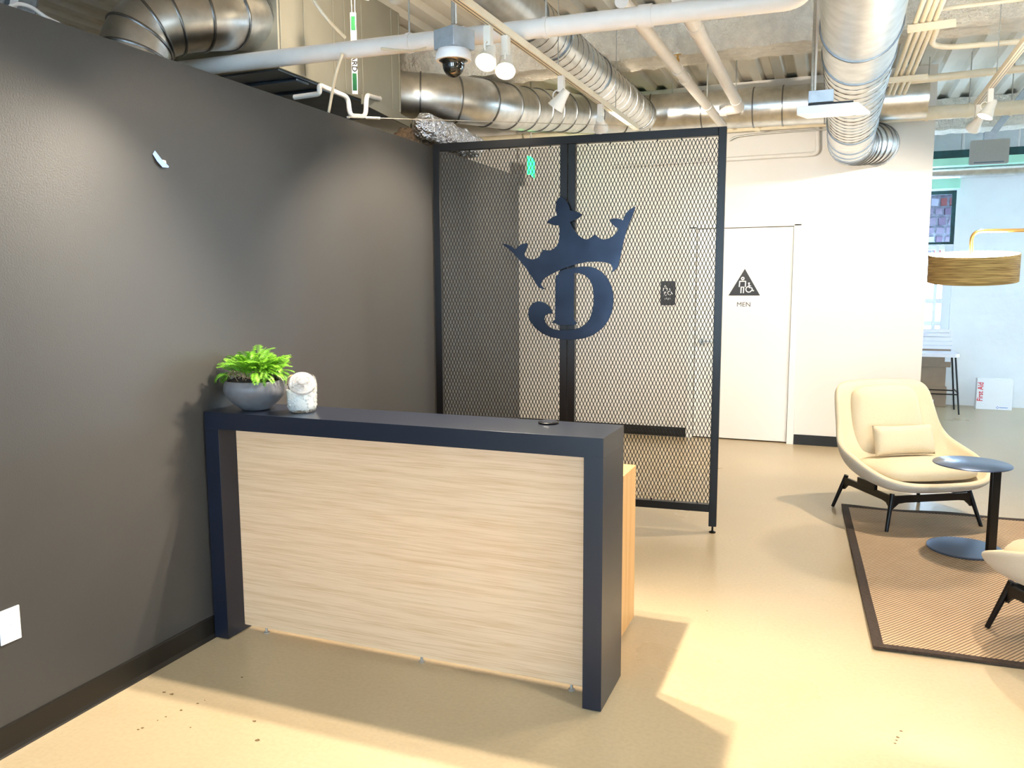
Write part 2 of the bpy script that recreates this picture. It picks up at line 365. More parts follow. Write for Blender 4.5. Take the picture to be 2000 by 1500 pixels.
# ribbed ceiling deck, ribs run in depth
def deck_mesh():
    mb = MB(); prof = []; x = XL
    while x < XR:
        prof += [(x, DECK), (x+0.085, DECK), (x+0.105, DECK+0.045), (x+0.185, DECK+0.045)]; x += 0.205
    n = len(prof)
    mb.v = [Vector((p[0], YR, p[1])) for p in prof] + [Vector((p[0], YFAR, p[1])) for p in prof]
    mb.f = [(i, i+1, n+i+1, n+i) for i in range(n-1)]
    mb.box((XL, YR, DECK+0.06), (XR, YFAR, DECK+0.16))
    return mb
ceiling = struct(deck_mesh().build('ceiling', 'deck', smooth=0))
def beam(y0, y1, z0, x0=XL, x1=XR, amp=0.014):
    # rough sprayed casing: near face, soffit, far face
    nx = int((x1-x0)/0.03); sec = []
    for k in range(7): sec.append((y0, DECK - (DECK-z0)*k/6))
    for k in range(1, 8): sec.append((y0+(y1-y0)*k/7, z0))
    for k in range(1, 7): sec.append((y1, z0+(DECK-z0)*k/6))
    def fn(i, j):
        x = x0+(x1-x0)*i/(nx-1); y, z = sec[j]
        d = noise.noise(Vector((x*16, y*16, z*16)))*amp + noise.noise(Vector((x*45, y*45, z*45)))*amp*0.6
        e = noise.noise(Vector((x*14+9, y*14, z*14)))*amp
        return (x, y+d, z+e)
    return MB().grid(fn, nx, len(sec))
beam(5.88, 6.20, 3.16).build('beam', 'spray', ceiling, smooth=0)
beam(1.55, 1.85, 3.18).build('beam', 'spray', ceiling, smooth=0)
beam(9.9, 10.2, 3.18, 3.0, XR).build('beam', 'spray', ceiling, smooth=0)

# dark partition on the left, stops short of the deck
TOPW = 2.495; YW_END = 6.6
struct(MB().box((-0.13, YR, 0), (0, YW_END, TOPW)).build('wall_left', 'wall_dark', smooth=0))
def cove(mb, y0, y1):
    sec = [(0, 0), (0.016, 0.0), (0.012, 0.006), (0.0065, 0.018), (0.0055, 0.094), (0.0035, 0.1015), (0, 0.1015)]
    return mb.add([(x, y0, z) for x, z in sec]+[(x, y1, z) for x, z in sec],
                  [(i, i+1, len(sec)+i+1, len(sec)+i) for i in range(len(sec)-1)] + [tuple(range(len(sec))), tuple(range(2*len(sec)-1, len(sec)-1, -1))])
struct(cove(MB(), YR, YW_END).build('baseboard_left', 'base_black', smooth=0))
# white back wall with the doorway, ends at an open corner
XE = 3.315; DX0, DX1, DH = 1.235, 2.15, 2.12
mb = MB(); mb.box((XL, YB, 0), (DX0-0.02, YB+0.13, DECK)); mb.box((DX1+0.02, YB, 0), (XE, YB+0.13, DECK)); mb.box((DX0-0.02, YB, DH+0.02), (DX1+0.02, YB+0.13, DECK))
struct(mb.build('wall_back', 'wall_white', smooth=0))
struct(MB().box((XL, YB-0.008, 0), (1.165, YB, 0.10)).build('baseboard_back', 'base_black', smooth=0))
struct(MB().box((2.222, YB-0.008, 0), (XE, YB, 0.10)).build('baseboard_back', 'base_black', smooth=0))
d = thing('door_1', 'white flush door with white casing in the back wall', 'door'); struct(d)
MB().box((DX0, YB+0.03, 0.012), (DX1, YB+0.073, DH)).build('door_leaf', 'door', d, bev=0.002)
for a, b in (((DX0-0.07, YB-0.012, 0), (DX0-0.005, YB+0.13, DH+0.02)), ((DX1+0.005, YB-0.012, 0), (DX1+0.07, YB+0.13, DH+0.02)), ((DX0-0.07, YB-0.012, DH+0.005), (DX1+0.07, YB+0.13, DH+0.06))):
    MB().box(a, b).build('casing', 'trimwhite', d, bev=0.002)
hd = MB().tube([(DX0+0.07, YB+0.03, 1.0), (DX0+0.07, YB-0.02, 1.0)], 0.025).build('handle', 'boxgrey', d)
MB().tube([(DX0+0.07, YB-0.02, 1.0), (DX0+0.18, YB-0.025, 1.0)], 0.008).build('lever', 'boxgrey', hd)

# outer envelope (daylight comes in through its windows)
struct(MB().box((XL-0.15, YR, 0), (XL, YFAR, DECK)).build('wall_outer_left', 'wall_hall', smooth=0))
WX0 = pyy(1815, 470, YF).x - 0.55; WX1 = pyy(1864, 470, YF).x; WZ0, WZ1 = 0.92, pyy(1864, 371, YF).z
mb = MB(); mb.box((XE-0.6, YF, 0), (WX0, YFAR, DECK)); mb.box((WX1, YF, 0), (XR, YFAR, DECK)); mb.box((WX0, YF, 0), (WX1, YFAR, WZ0)); mb.box((WX0, YF, WZ1), (WX1, YFAR, DECK))
struct(mb.build('wall_far', 'wall_plaster', smooth=0))
struct(MB().box((XE-0.75, YB+0.13, 0), (XE-0.6, YFAR, DECK)).build('wall_far_side', 'wall_plaster', smooth=0))
struct(MB().box((XL, YFAR-0.15, 0), (XE-0.75, YFAR, DECK)).build('wall_restroom', 'wall_hall', smooth=0))
def pierced(axis, c, t, lo, hi, openings, z0, z1, name):
    mb = MB(); edges = [lo]
    for a, b in openings: edges += [a, b]
    edges.append(hi)
    def bx(a, b, za, zb):
        if b-a > 1e-3: mb.box((c, a, za) if axis == 'x' else (a, c, za), (c+t, b, zb) if axis == 'x' else (b, c+t, zb))
    for k in range(0, len(edges), 2): bx(edges[k], edges[k+1], 0, DECK)
    for a, b in openings: bx(a, b, 0, z0); bx(a, b, z1, DECK)
    return struct(mb.build(name, 'wall_hall', smooth=0))
RIGHT_OPEN = [(-1.9, -0.6), (8.8, 9.7), (10.3, 11.2)]
REAR_OPEN = [(0.6, 2.0), (3.2, 4.8)]
pierced('x', XR, 0.2, YR, YFAR, RIGHT_OPEN, 0.7, 3.0, 'wall_right')
pierced('y', YR-0.2, 0.2, XL, XR, REAR_OPEN, 0.5, 3.0, 'wall_rear')
def sash(name, axis, c, a, b, z0, z1, no):
    w = thing(name, 'tall window with slim white frame', 'window'); struct(w); del w['category']; del w['label']
    def bx(p, q, za, zb): return MB().box((c, p, za) if axis == 'x' else (p, c, za), (c+0.06, q, zb) if axis == 'x' else (q, c+0.06, zb))
    for p, q, za, zb in ((a, a+0.05, z0, z1), (b-0.05, b, z0, z1), (a+0.05, b-0.05, z0, z0+0.05), (a+0.05, b-0.05, z1-0.05, z1), ((a+b)/2-0.02, (a+b)/2+0.02, z0+0.05, z1-0.05)):
        bx(p, q, za, zb).build('window_frame', 'blind', w, smooth=0)
    return w
k = 2
for a, b in RIGHT_OPEN: sash('window_%d' % k, 'x', XR+0.06, a, b, 0.7, 3.0, k); k += 1
for a, b in REAR_OPEN: sash('window_%d' % k, 'y', YR-0.14, a, b, 0.5, 3.0, k); k += 1

# ================================================================== RECEPTION DESK
DY, DZ, DXR, DT, DD = 2.757, 1.034, 1.812, 0.074, 0.30
desk = thing('reception_desk', 'reception desk with pale oak front panel inside a thick black frame', 'desk', (0.9, DY, 0))
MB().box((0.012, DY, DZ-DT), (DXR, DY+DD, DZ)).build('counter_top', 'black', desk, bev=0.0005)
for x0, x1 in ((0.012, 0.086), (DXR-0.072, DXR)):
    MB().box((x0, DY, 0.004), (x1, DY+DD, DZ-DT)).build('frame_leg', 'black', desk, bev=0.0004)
MB().box((0.086, 2.868, 0.028), (DXR-0.072, 2.888, DZ-DT)).build('front_panel', 'woodfront', desk, bev=0.001, label='pale oak front panel with horizontal grain')
for x in (0.20, 1.0, 1.66):
    MB().lathe([(0.012, 0), (0.014, 0.006), (0.006, 0.010), (0.006, 0.030)], 16, (x, 2.878, 0)).build('glide', 'rod', desk)
MB().box((0.02, DY+DD, 0.722), (1.733, 3.62, 0.75)).build('work_surface', 'woodside', desk, bev=0.001)
MB().box((1.703, DY+DD, 0.018), (1.733, 3.62, 0.722)).build('end_panel', 'woodside', desk, bev=0.001, label='honey oak end panel of the lower work desk')
MB().box((0.02, DY+DD, 0.018), (0.05, 3.62, 0.722)).build('end_panel', 'woodside', desk, bev=0.001)
for y in (3.12, 3.58):
    MB().lathe([(0.012, 0), (0.014, 0.006), (0.006, 0.010), (0.006, 0.020)], 16, (1.715, y, 0)).build('glide', 'rod', desk)
gp = pz(1071, 827, DZ)
g = MB().lathe([(0.034, DZ), (0.040, DZ+0.001), (0.041, DZ+0.006), (0.038, DZ+0.0085), (0.0, DZ+0.009)], 40, (gp.x, gp.y, 0)).build('cable_grommet', 'blackmetal', desk, label='round black cable grommet in the counter top')
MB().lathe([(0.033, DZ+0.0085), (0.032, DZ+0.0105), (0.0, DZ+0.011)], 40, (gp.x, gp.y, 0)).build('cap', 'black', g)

# ================================================================== FERN BOWL
bp = Vector((0.182, 2.893, DZ+0.0003))
fern = thing('potted_fern', 'bright green fern spilling out of a low grey stoneware bowl', 'plant', bp)
prof = [(0.0, 0.0), (0.055, 0.0), (0.062, 0.004), (0.095, 0.030), (0.124, 0.062), (0.1345, 0.086), (0.134, 0.102), (0.127, 0.128), (0.122, 0.132), (0.118, 0.128), (0.124, 0.100), (0.112, 0.062), (0.0, 0.03)]
MB().lathe(prof, 48, bp).build('bowl', 'bowl', fern, smooth=60)
def soil():
    mb = MB(); n = 36
    def fn(i, j):
        a = 2*math.pi*i/n; r = 0.119*j/8; z = 0.122+0.045*math.cos(min(1, r/0.12)*math.pi/2) + 0.012*noise.noise(Vector((math.cos(a)*r*60, math.sin(a)*r*60, 3)))
        return bp + Vector((math.cos(a)*r, math.sin(a)*r, z))
    return mb.grid(fn, n, 9, cu=True)
soil().build('root_ball', 'moss', fern)
rt = MB()
for k in range(120):
    a = random.uniform(0, 2*math.pi); r = random.uniform(0.05, 0.112); b = a+random.uniform(-0.9, 0.9); r2 = min(0.118, r+random.uniform(-0.04, 0.05))
    p = bp+Vector((math.cos(a)*r, math.sin(a)*r, 0.145+0.03*(1-r/0.12)+random.uniform(0, 0.02))); q = bp+Vector((math.cos(b)*r2, math.sin(b)*r2, 0.135+random.uniform(0, 0.03)))
    m_ = (p+q)/2+Vector((random.uniform(-.01, .01), random.uniform(-.01, .01), random.uniform(0.004, 0.016)))
    rt.tube([p, m_, q], [0.0012, 0.001, 0.0006], 4)
o = rt.build('dry_root', 'root', fern); o['kind'] = 'stuff'
def frond_mesh(length, droop, k):
    mb = MB(); pts = []; n = 13; rnd = random.Random(k)
    for i in range(n+1):
        t = i/n; ang = R(80) - droop*t*1.25
        pts.append((pts[-1] + Vector((math.cos(ang), 0, math.sin(ang)))*length/n) if pts else Vector((0, 0, 0)))
    mb.tube(pts, [0.0013*(1-0.7*i/n) for i in range(n+1)], 4)
    for i in range(3, n+1):
        t = i/n; w = 0.024*math.sin(math.pi*min(1, 0.22+0.78*(1-t)**0.8))*(length/0.17)*rnd.uniform(0.8, 1.15)
        d = (pts[i]-pts[i-1]).normalized()
        for s in (-1, 1):
            side = Vector((0, s, 0)); nrm = d.cross(side)
            for u in (0.0, 0.33, 0.67):
                a = pts[i-1].lerp(pts[i], u); tip = a + side*w + d*w*0.45 + Vector((0, 0, -0.12*w)) + nrm*rnd.uniform(-.002, .002)
                mid1 = a.lerp(tip, 0.5) + d*0.0021; mid2 = a.lerp(tip, 0.5) - d*0.0019
                mb.add([a, mid2, tip, mid1], [(0, 1, 2, 3)])
    return mb.mesh('frond', None, 180)
FR = [frond_mesh(L, R(dr), i) for i, (L, dr) in enumerate([(0.13, 50), (0.15, 75), (0.17, 95), (0.12, 65), (0.16, 120), (0.14, 140), (0.18, 80)])]
for me in FR: me.materials.append(M['fern'])
def frond(mi, base, az, tilt, sc, name='frond'):
    o = bpy.data.objects.new(name, FR[mi]); COL.objects.link(o); o.parent = fern
    o.matrix_basis = Matrix.Translation(base) @ Matrix.Rotation(az, 4, 'Z') @ Matrix.Rotation(tilt, 4, 'Y') @ Matrix.Rotation(random.uniform(-.5, .5), 4, 'X') @ Matrix.Diagonal((sc, sc, sc, 1))
    return o
for i in range(150):
    a = random.uniform(0, 2*math.pi); r = 0.082*math.sqrt(random.random())
    x = math.cos(a)*r; y = math.sin(a)*r + 0.014
    if x < -0.01 and y < -0.02 and random.random() < 0.8: continue
    k = 1-r/0.1
    frond(random.choice([0, 0, 1, 3, 6]), Vector((x*0.95-0.006, y, 0.135)), math.atan2(y, x)+random.uniform(-1.2, 1.2), random.uniform(-0.30, 0.10)-0.25*k, random.uniform(0.70, 0.95)+0.38*k*random.random())
for i in range(34):      # drooping towards the jar
    frond(random.choice([2, 4, 5, 1]), Vector((0.05+random.uniform(-.03, .035), random.uniform(-.075, .06), 0.14)), random.uniform(-1.1, 0.7), random.uniform(-0.2, 0.35), random.uniform(0.62, 0.92))
for i in range(12):      # small tuft over the wall-side rim
    frond(random.choice([4, 5]), Vector((-0.085+random.uniform(-.01, .02), random.uniform(-.07, .02), 0.14)), math.pi+random.uniform(-0.2, 1.2), random.uniform(0.0, 0.35), random.uniform(0.62, 0.85))

# ================================================================== CANDY JAR
jp = Vector((0.422, 2.905, DZ+0.0003))
jar = thing('candy_jar', 'clear glass jar of white candy with a slanted round lid', 'jar', jp)
MB().lathe([(0.0, 0.0), (0.048, 0.0), (0.058, 0.006), (0.064, 0.022), (0.065, 0.120), (0.060, 0.148), (0.048, 0.162), (0.0, 0.167)], 40, jp).build('jar_body', 'glass', jar, smooth=60)
cand = MB(); rj = random.Random(4)
for k in range(520):
    a = rj.uniform(0, 6.283); r = 0.0545*math.sqrt(rj.random()); z = rj.uniform(0.014, 0.098 if math.sin(a) < 0.2 else 0.138)
    c = jp+Vector((math.cos(a)*r*(0.85 if z < 0.022 else 1), math.sin(a)*r*(0.85 if z < 0.022 else 1), z)); s = rj.uniform(0.006, 0.0085)
    ax = Vector((rj.uniform(-1, 1), rj.uniform(-1, 1), rj.uniform(-1, 1))).normalized(); u, v, w = frame_of(ax)
    cand.add([c+u*s, c+v*s, c-u*s, c-v*s, c+w*s*0.8, c-w*s*0.8], [(0,1,4),(1,2,4),(2,3,4),(3,0,4),(1,0,5),(2,1,5),(3,2,5),(0,3,5)])
cand.lathe([(0.0, .012), (.047, .014), (.050, .03), (.050, .092), (0.03, .10), (0, .10)], 24, jp)
o = cand.build('candy', 'mint', jar, smooth=180); o['kind'] = 'stuff'
ld = Vector((0.50, -0.62, 0.60)).normalized(); lu, lv, lw = frame_of(ld)
lm = Matrix((( lu.x, lv.x, lw.x, 0), (lu.y, lv.y, lw.y, 0), (lu.z, lv.z, lw.z, 0), (0, 0, 0, 1)))
lc = jp + Vector((0.020, -0.026, 0.112))
lid = MB().lathe([(0.0, 0.020), (0.052, 0.020), (0.0565, 0.026), (0.0565, 0.032), (0.050, 0.037), (0.044, 0.036), (0.040, 0.040), (0.033, 0.042), (0.028, 0.038), (0.0, 0.040)], 40, lc, lm).build('lid', 'lidglass', jar, smooth=60, label='ribbed round glass lid facing the room')
MB().lathe([(0.012, 0.038), (0.012, 0.046), (0.022, 0.052), (0.024, 0.060), (0.014, 0.066), (0.0, 0.067)], 28, lc, lm).build('lid_knob', 'lidglass', lid, smooth=60)

# ================================================================== MESH DIVIDER SCREEN
S0 = Vector((0.012, 5.0, 0)); S1 = Vector((1.908, 5.145, 0)); SU = (S1-S0).normalized(); SN = Vector((SU.y, -SU.x, 0)); SL = (S1-S0).length
scr = thing('divider_screen', 'tall black steel divider screen filled with diamond mesh behind the desk', 'screen', S0, math.atan2(SU.y, SU.x))
def sp(s, d, z): return S0 + SU*s + SN*d + Vector((0, 0, z))       # d>0 is towards the camera
def sbox(s0, s1, d0, d1, z0, z1): 
    return MB().obox((sp((s0+s1)/2, (d0+d1)/2, (z0+z1)/2)), SU*(s1-s0)/2, SN*(d1-d0)/2, (0, 0, (z1-z0)/2))
PW = 0.048; TOPS = 2.512; BOT = 0.045
mid = SL*0.487
for a in (0.0, SL-PW): sbox(a, a+PW, -0.024, 0.024, BOT, TOPS).build('post', 'blackmetal', scr, bev=0.002)
for a in (mid-PW-0.002, mid+0.002): sbox(a, a+PW, -0.024, 0.024, BOT, TOPS-0.05).build('post', 'blackmetal', scr, bev=0.002)
sbox(PW, SL-PW, -0.024, 0.024, TOPS-0.05, TOPS).build('top_rail', 'blackmetal', scr, bev=0.002)
for a, b in ((PW, mid-PW-0.002), (mid+PW+0.002, SL-PW)): sbox(a, b, -0.024, 0.024, 0.138, 0.186).build('bottom_rail', 'blackmetal', scr, bev=0.002)
for a in (PW/2, mid-0.026, mid+0.026, SL-PW/2):
    p = sp(a, 0, 0); MB().lathe([(0.021, 0), (0.022, 0.006), (0.012, 0.011), (0.0065, 0.014), (0.0065, 0.046)], 20, p).build('levelling_foot', 'blackmetal', scr)
def expanded(s0, s1, z0, z1, cw=0.0226, ch=0.0505, w=0.0042, t=0.0022):
    mb = MB(); nc = round((s1-s0)/cw); cw = (s1-s0)/nc; nr = round((z1-z0)/ch); ch = (z1-z0)/nr
    def seg(a, b):
        p = sp(a[0], 0, a[1]); q = sp(b[0], 0, b[1]); d = (q-p); n = d.normalized(); u = n.cross(SN)*w/2; v = SN*t/2
        mb.add([p-u-v, p+u-v, p+u+v, p-u+v, q-u-v, q+u-v, q+u+v, q-u+v], [(0,1,5,4),(1,2,6,5),(2,3,7,6),(3,0,4,7)])
    for i in range(nc):
        for j in range(nr):
            x = s0+cw*i; z = z0+ch*j; L_ = (x, z+ch/2); Rr = (x+cw, z+ch/2); T = (x+cw/2, z+ch); B = (x+cw/2, z)
            seg(L_, T); seg(T, Rr); seg(B, L_); seg(B, Rr)
            c = sp(x+cw/2, 0, z); mb.obox(c, SU*0.0032, SN*t/2, (0, 0, 0.0055))
            c = sp(x, 0, z+ch/2); mb.obox(c, SU*0.0032, SN*t/2, (0, 0, 0.0055))
    return mb
for a, b in ((PW, mid-PW-0.002), (mid+PW+0.002, SL-PW)):
    me = expanded(a, b, 0.196, TOPS-0.058); inv = scr.matrix_basis.inverted()
    m_ = bpy.data.meshes.new('mesh_panel'); m_.from_pydata([(inv @ p)[:] for p in me.v], [], me.f); m_.materials.append(M['meshblack'])
    o = bpy.data.objects.new('mesh_panel', m_); COL.objects.link(o); o.parent = scr; o['kind'] = 'stuff'
    tb = MB()
    n = 6
    for k in range(n):
        s = a+(b-a)*(k+0.5)/n
        for z in (TOPS-0.058, 0.186):
            tb.obox(sp(s, 0, z+0.004), SU*0.004, SN*0.004, (0, 0, 0.008))
    tb.build('weld_tab', 'blackmetal', scr)['kind'] = 'stuff'

# ------------------------------------------------------------------ crown and letter emblem standing off the screen
EP = S0 + SN*0.062
def emb(pts, k=4.6875): return [ppl(950+x/k, 360+y/k, EP, SN) for x, y in pts]
crown = [(140,543),(185,548),(232,568),(265,595),(290,570),(320,548),(360,538),(374,536),(378,560),(365,600),(345,640),(355,662),(380,678),(420,688),(460,678),(490,655),(505,625),(520,598),(545,602),(580,605),(615,590),(645,560),(662,520),(668,470),(668,420),(665,376),(620,375),(580,362),(550,350),(580,318),(610,296),(645,284),(636,250),(632,210),(640,160),(660,125),(685,108),(720,135),(745,170),(760,205),(768,240),(790,240),(830,250),(878,275),(850,305),(815,325),(765,345),(785,385),(810,425),(840,465),(880,495),(915,505),(945,495),(970,475),(993,458),(1015,478),(1040,497),(1075,505),(1115,497),(1155,475),(1190,440),(1208,405),(1180,390),(1150,362),(1122,325),(1160,312),(1200,312),(1235,323),(1250,330),(1258,300),(1275,265),(1305,235),(1340,212),(1365,206),(1352,250),(1330,310),(1300,380),(1275,450),(1255,530),(1240,600),(1225,680),(1205,755),(1180,785),(1140,812),(1156,775),(1145,740),(1120,722),(1070,712),(1000,708),(920,712),(850,725),(790,742),(720,765),(650,795),(590,825),(540,855),(510,885),(500,915),(512,940),(545,960),(515,960),(480,945),(455,915),(430,870),(400,825),(360,765),(310,705),(260,645),(200,590)]
bowl = [(700,780),(800,762),(870,752),(940,752),(1000,768),(1060,805),(1110,860),(1145,930),(1162,1010),(1162,1090),(1150,1170),(1115,1250),(1060,1320),(980,1380),(890,1412),(790,1425),(690,1420),(590,1400),(510,1365),(440,1310),(395,1245),(380,1180),(390,1130),(420,1090),(470,1070),(520,1078),(565,1105),(600,1150),(608,1185),(570,1185),(540,1200),(528,1230),(540,1265),(565,1300),(610,1325),(660,1335),(730,1335),(800,1330),(860,1310),(910,1275),(945,1230),(968,1160),(980,1080),(980,1000),(970,930),(940,870),(900,832),(850,815),(805,812),(700,815)]
stem = [(632,842),(660,822),(672,794),(800,764),(804,815),(800,1225),(815,1258),(838,1270),(800,1290),(662,1290),(632,1274),(594,1267),(628,1235)]
ep = ppl(1100, 660, EP, SN)
emblem = thing('emblem_sign', 'dark steel crown over a curled letter D mounted on the mesh screen', 'emblem', (ep.x, ep.y, ep.z))
MB().prism(emb(crown), -SN*0.009).build('crown_plate', 'emblem', emblem, smooth=0, bev=0.0012)
lt = MB().prism(emb(bowl), -SN*0.009).build('letter_plate', 'emblem', emblem, smooth=0, bev=0.0012)
MB().prism([p+SN*0.0006 for p in emb(stem)], -SN*0.0102).build('letter_stem', 'emblem', lt, smooth=0, bev=0.0012)
for px, py in ((1108, 480), (1105, 600), (1105, 650)):
    c = ppl(px, py, EP, SN); MB().tube([c-SN*0.009, c-SN*0.0378], 0.008).build('standoff', 'rod', emblem)

# ================================================================== DOOR AND WALL SIGNS
yd = YB+0.030
def person_sym(mb, c, k, y, t=0.0012):   # c = centre of the chest line, k = scale (1 = 100 mm high figure)
    def st(x0, z0, x1, z1, w):
        p = Vector((c[0]+x0*k, y-t/2, c[1]+z0*k)); q = Vector((c[0]+x1*k, y-t/2, c[1]+z1*k)); mb.bar(p, q, w*k, t, up=(0, 1, 0))
    st(-0.021, 0.034, 0.021, 0.034, 0.007); st(-0.020, 0.036, -0.022, -0.005, 0.0075); st(0.020, 0.036, 0.019, -0.005, 0.0075)
    st(-0.012, -0.006, 0.011, -0.006, 0.006); st(-0.009, -0.004, -0.010, -0.048, 0.0075); st(0.008, -0.004, 0.007, -0.048, 0.0075)
    ring(mb, (c[0], c[1]+0.053*k), 0.012*k, 0.0045*k, y, t)
def ring(mb, c, ro, ri, y, t, a0=0.0, a1=2*math.pi, n=28):
    pts = []; full = abs(a1-a0-2*math.pi) < 1e-6
    def fn(i, j):
        a = a0+(a1-a0)*i/(n if full else n-1); r, yy = ((ro, y), (ro, y-t), (ri, y-t), (ri, y), (ro, y))[j]
        return (c[0]+math.cos(a)*r, yy, c[1]+math.sin(a)*r)
    mb.grid(fn, n, 5, cu=full)
def wheel_sym(mb, c, k, y, t=0.0012):
    def st(x0, z0, x1, z1, w):
        p = Vector((c[0]+x0*k, y-t/2, c[1]+z0*k)); q = Vector((c[0]+x1*k, y-t/2, c[1]+z1*k)); mb.bar(p, q, w*k, t, up=(0, 1, 0))
    ring(mb, c, 0.023*k, 0.0165*k, y, t, R(95), R(350)); st(0.0, 0.040, 0.002, 0.012, 0.008); ring(mb, (c[0]+0.0*k, c[1]+0.041*k), 0.0065*k, 0.0005*k, y, t)
    st(0.001, 0.012, 0.020, 0.010, 0.0065); st(0.003, 0.024, 0.015, 0.023, 0.005); st(0.019, 0.011, 0.028, -0.012, 0.0065); st(0.027, -0.012, 0.036, -0.008, 0.005)
tri = [pyy(1455, 525, yd), pyy(1423, 577, yd), pyy(1484.5, 577, yd)]
sg = thing('restroom_sign', 'black triangle restroom sign with white pictograms on the white door', 'sign', pyy(1455, 577, yd))
MB().prism([p+Vector((0, -0.0005, 0)) for p in tri], (0, -0.006, 0)).build('sign_plate', 'signblack', sg, smooth=0)
pc = pyy(1450.3, 559, yd-0.0065); mb = MB(); person_sym(mb, (pc.x, pc.z), 1.42, yd-0.0065); mb.build('person_pictogram', 'signwhite', sg, smooth=0)
pc = pyy(1462.5, 565, yd-0.0065); mb = MB(); wheel_sym(mb, (pc.x, pc.z), 1.42, yd-0.0065); mb.build('wheelchair_pictogram', 'signwhite', sg, smooth=0)
mc = pyy(1452.5, 595, yd)
t = text_obj('MEN', 0.062, 'door_lettering', 'print_brown', None, basis((mc.x, yd-0.0012, mc.z), (1, 0, 0), (0, 0, 1)), 0.001, 1.08)
tag(t, 'thin dark MEN lettering below the triangle sign', 'lettering')
pl = thing('braille_plaque', 'small charcoal restroom plaque on the wall behind the mesh', 'sign', (0.953, YB, 1.36))
def rrect(cx_, cz, w, h, r, y, n=5):
    out = []
    for sx, sz, a0 in ((1, 1, 0), (-1, 1, 90), (-1, -1, 180), (1, -1, 270)):
        for k in range(n+1):
            a = R(a0+90*k/n); out.append(Vector((cx_+sx*(w/2-r)+math.cos(a)*r, y, cz+sz*(h/2-r)+math.sin(a)*r)))
    return out
MB().prism(rrect(0.955, 1.483, 0.152, 0.245, 0.02, YB-0.0005), (0, -0.006, 0)).build('plaque_plate', 'signgrey', pl, smooth=0)
mb = MB(); person_sym(mb, (0.928, 1.50), 0.95, YB-0.0066); mb.build('person_pictogram', 'signwhite', pl, smooth=0)
mb = MB(); wheel_sym(mb, (0.972, 1.485), 0.95, YB-0.0066); mb.build('wheelchair_pictogram', 'signwhite', pl, smooth=0)
text_obj('MEN', 0.028, 'plaque_lettering', 'signwhite', pl, basis((0.953, YB-0.0075, 1.425), (1, 0, 0), (0, 0, 1)), 0.001)

# ================================================================== DARK WALL ODDMENTS
tp = pxx(310, 312, 0)
tape = thing('tape_scrap', 'curled scrap of blue painter tape stuck on the dark wall', 'tape', tp)
def tpx(px, py, off): p = pxx(px, py, 0); p.x = off; return p
o = MB(); a = [tpx(302, 294, .001), tpx(297, 301, .003), tpx(303, 315, .010), tpx(312, 327, .014), tpx(323, 328, .016), tpx(324.5, 325, .014), tpx(314, 312, .006)]
o.prism(a, (0.0006, 0, 0)); o.build('tape_strip', 'tape', tape, smooth=0)
MB().prism([tpx(315, 312, .004), tpx(321, 324, .012), tpx(321.5, 314, .006), tpx(318, 312.5, .004)], (0.0006, 0, 0)).build('folded_corner', 'white_pl', tape, smooth=0)
c = (pxx(38, 1180, 0)+pxx(38, 1245, 0))/2; oc = Vector((0, c.y-0.037, c.z+0.0))
ot = thing('wall_outlet', 'white outlet cover plate low on the dark wall', 'outlet', oc)
MB().box((0.0005, oc.y-0.037, oc.z-0.059), (0.006, oc.y+0.037, oc.z+0.059)).build('cover_plate', 'white_pl', ot, bev=0.002)
for dz in (-0.02, 0.02):
    MB().box((0.006, oc.y-0.017, oc.z+dz-0.014), (0.0075, oc.y+0.017, oc.z+dz+0.014)).build('socket_face', 'white_pl', ot, bev=0.0005)
MB().tube([(0.006, oc.y, oc.z), (0.0072, oc.y, oc.z)], 0.003, 10).build('screw', 'boxgrey', ot)

# ================================================================== RUG
RA = Vector((2.652, 6.079, 0)); RB = Vector((2.770, 3.685, 0)); RL = (RA-RB).length; ru = (RA-RB).normalized(); rv = Vector((ru.y, -ru.x, 0)); RWID = 2.6
rug = thing('area_rug', 'brown woven sisal rug with a dark brown bound edge under the chairs', 'rug', RB, math.atan2(rv.y, rv.x))
def rp(s, t, z): return RB + rv*s + ru*t + Vector((0, 0, z))
def rug_wave(s, t):
    e = min(1, max(0, 1-min(s, RWID-s, t, RL-t)/0.14))
    return e*e*0.012*(0.5+0.5*math.sin(s*9+t*2.0)*math.sin(t*7+1.3*s))
BW = 0.045
def rug_grid(s0, s1, t0, t1, ns, nt_, z):
    mb = MB(); mb.grid(lambda i, j: rp(s0+(s1-s0)*i/(ns-1), t0+(t1-t0)*j/(nt_-1), z+rug_wave(s0+(s1-s0)*i/(ns-1), t0+(t1-t0)*j/(nt_-1))), ns, nt_)
    top = list(mb.f); n = len(mb.v); mb.v += [Vector((p.x, p.y, max(0.0004, p.z-0.010))) for p in mb.v]
    mb.f += [tuple(i+n for i in reversed(q)) for q in top]
    def idx(i, j): return i*nt_+j
    for i in range(ns-1):
        mb.f += [(idx(i, 0), idx(i+1, 0), idx(i+1, 0)+n, idx(i, 0)+n), (idx(i+1, nt_-1), idx(i, nt_-1), idx(i, nt_-1)+n, idx(i+1, nt_-1)+n)]
    for j in range(nt_-1):
        mb.f += [(idx(0, j+1), idx(0, j), idx(0, j)+n, idx(0, j+1)+n), (idx(ns-1, j), idx(ns-1, j+1), idx(ns-1, j+1)+n, idx(ns-1, j)+n)]
    return mb
rug_grid(BW, RWID-BW, BW, RL-BW, 60, 60, 0.0105).build('woven_field', 'rug', rug)
for s0, s1, t0, t1, ns, nn in ((0, BW, 0, RL, 3, 70), (RWID-BW, RWID, 0, RL, 3, 70), (BW, RWID-BW, 0, BW, 70, 3), (BW, RWID-BW, RL-BW, RL, 70, 3)):
    rug_grid(s0, s1, t0, t1, ns, nn, 0.0125).build('bound_edge', 'rugborder', rug)
RZ = 0.0115

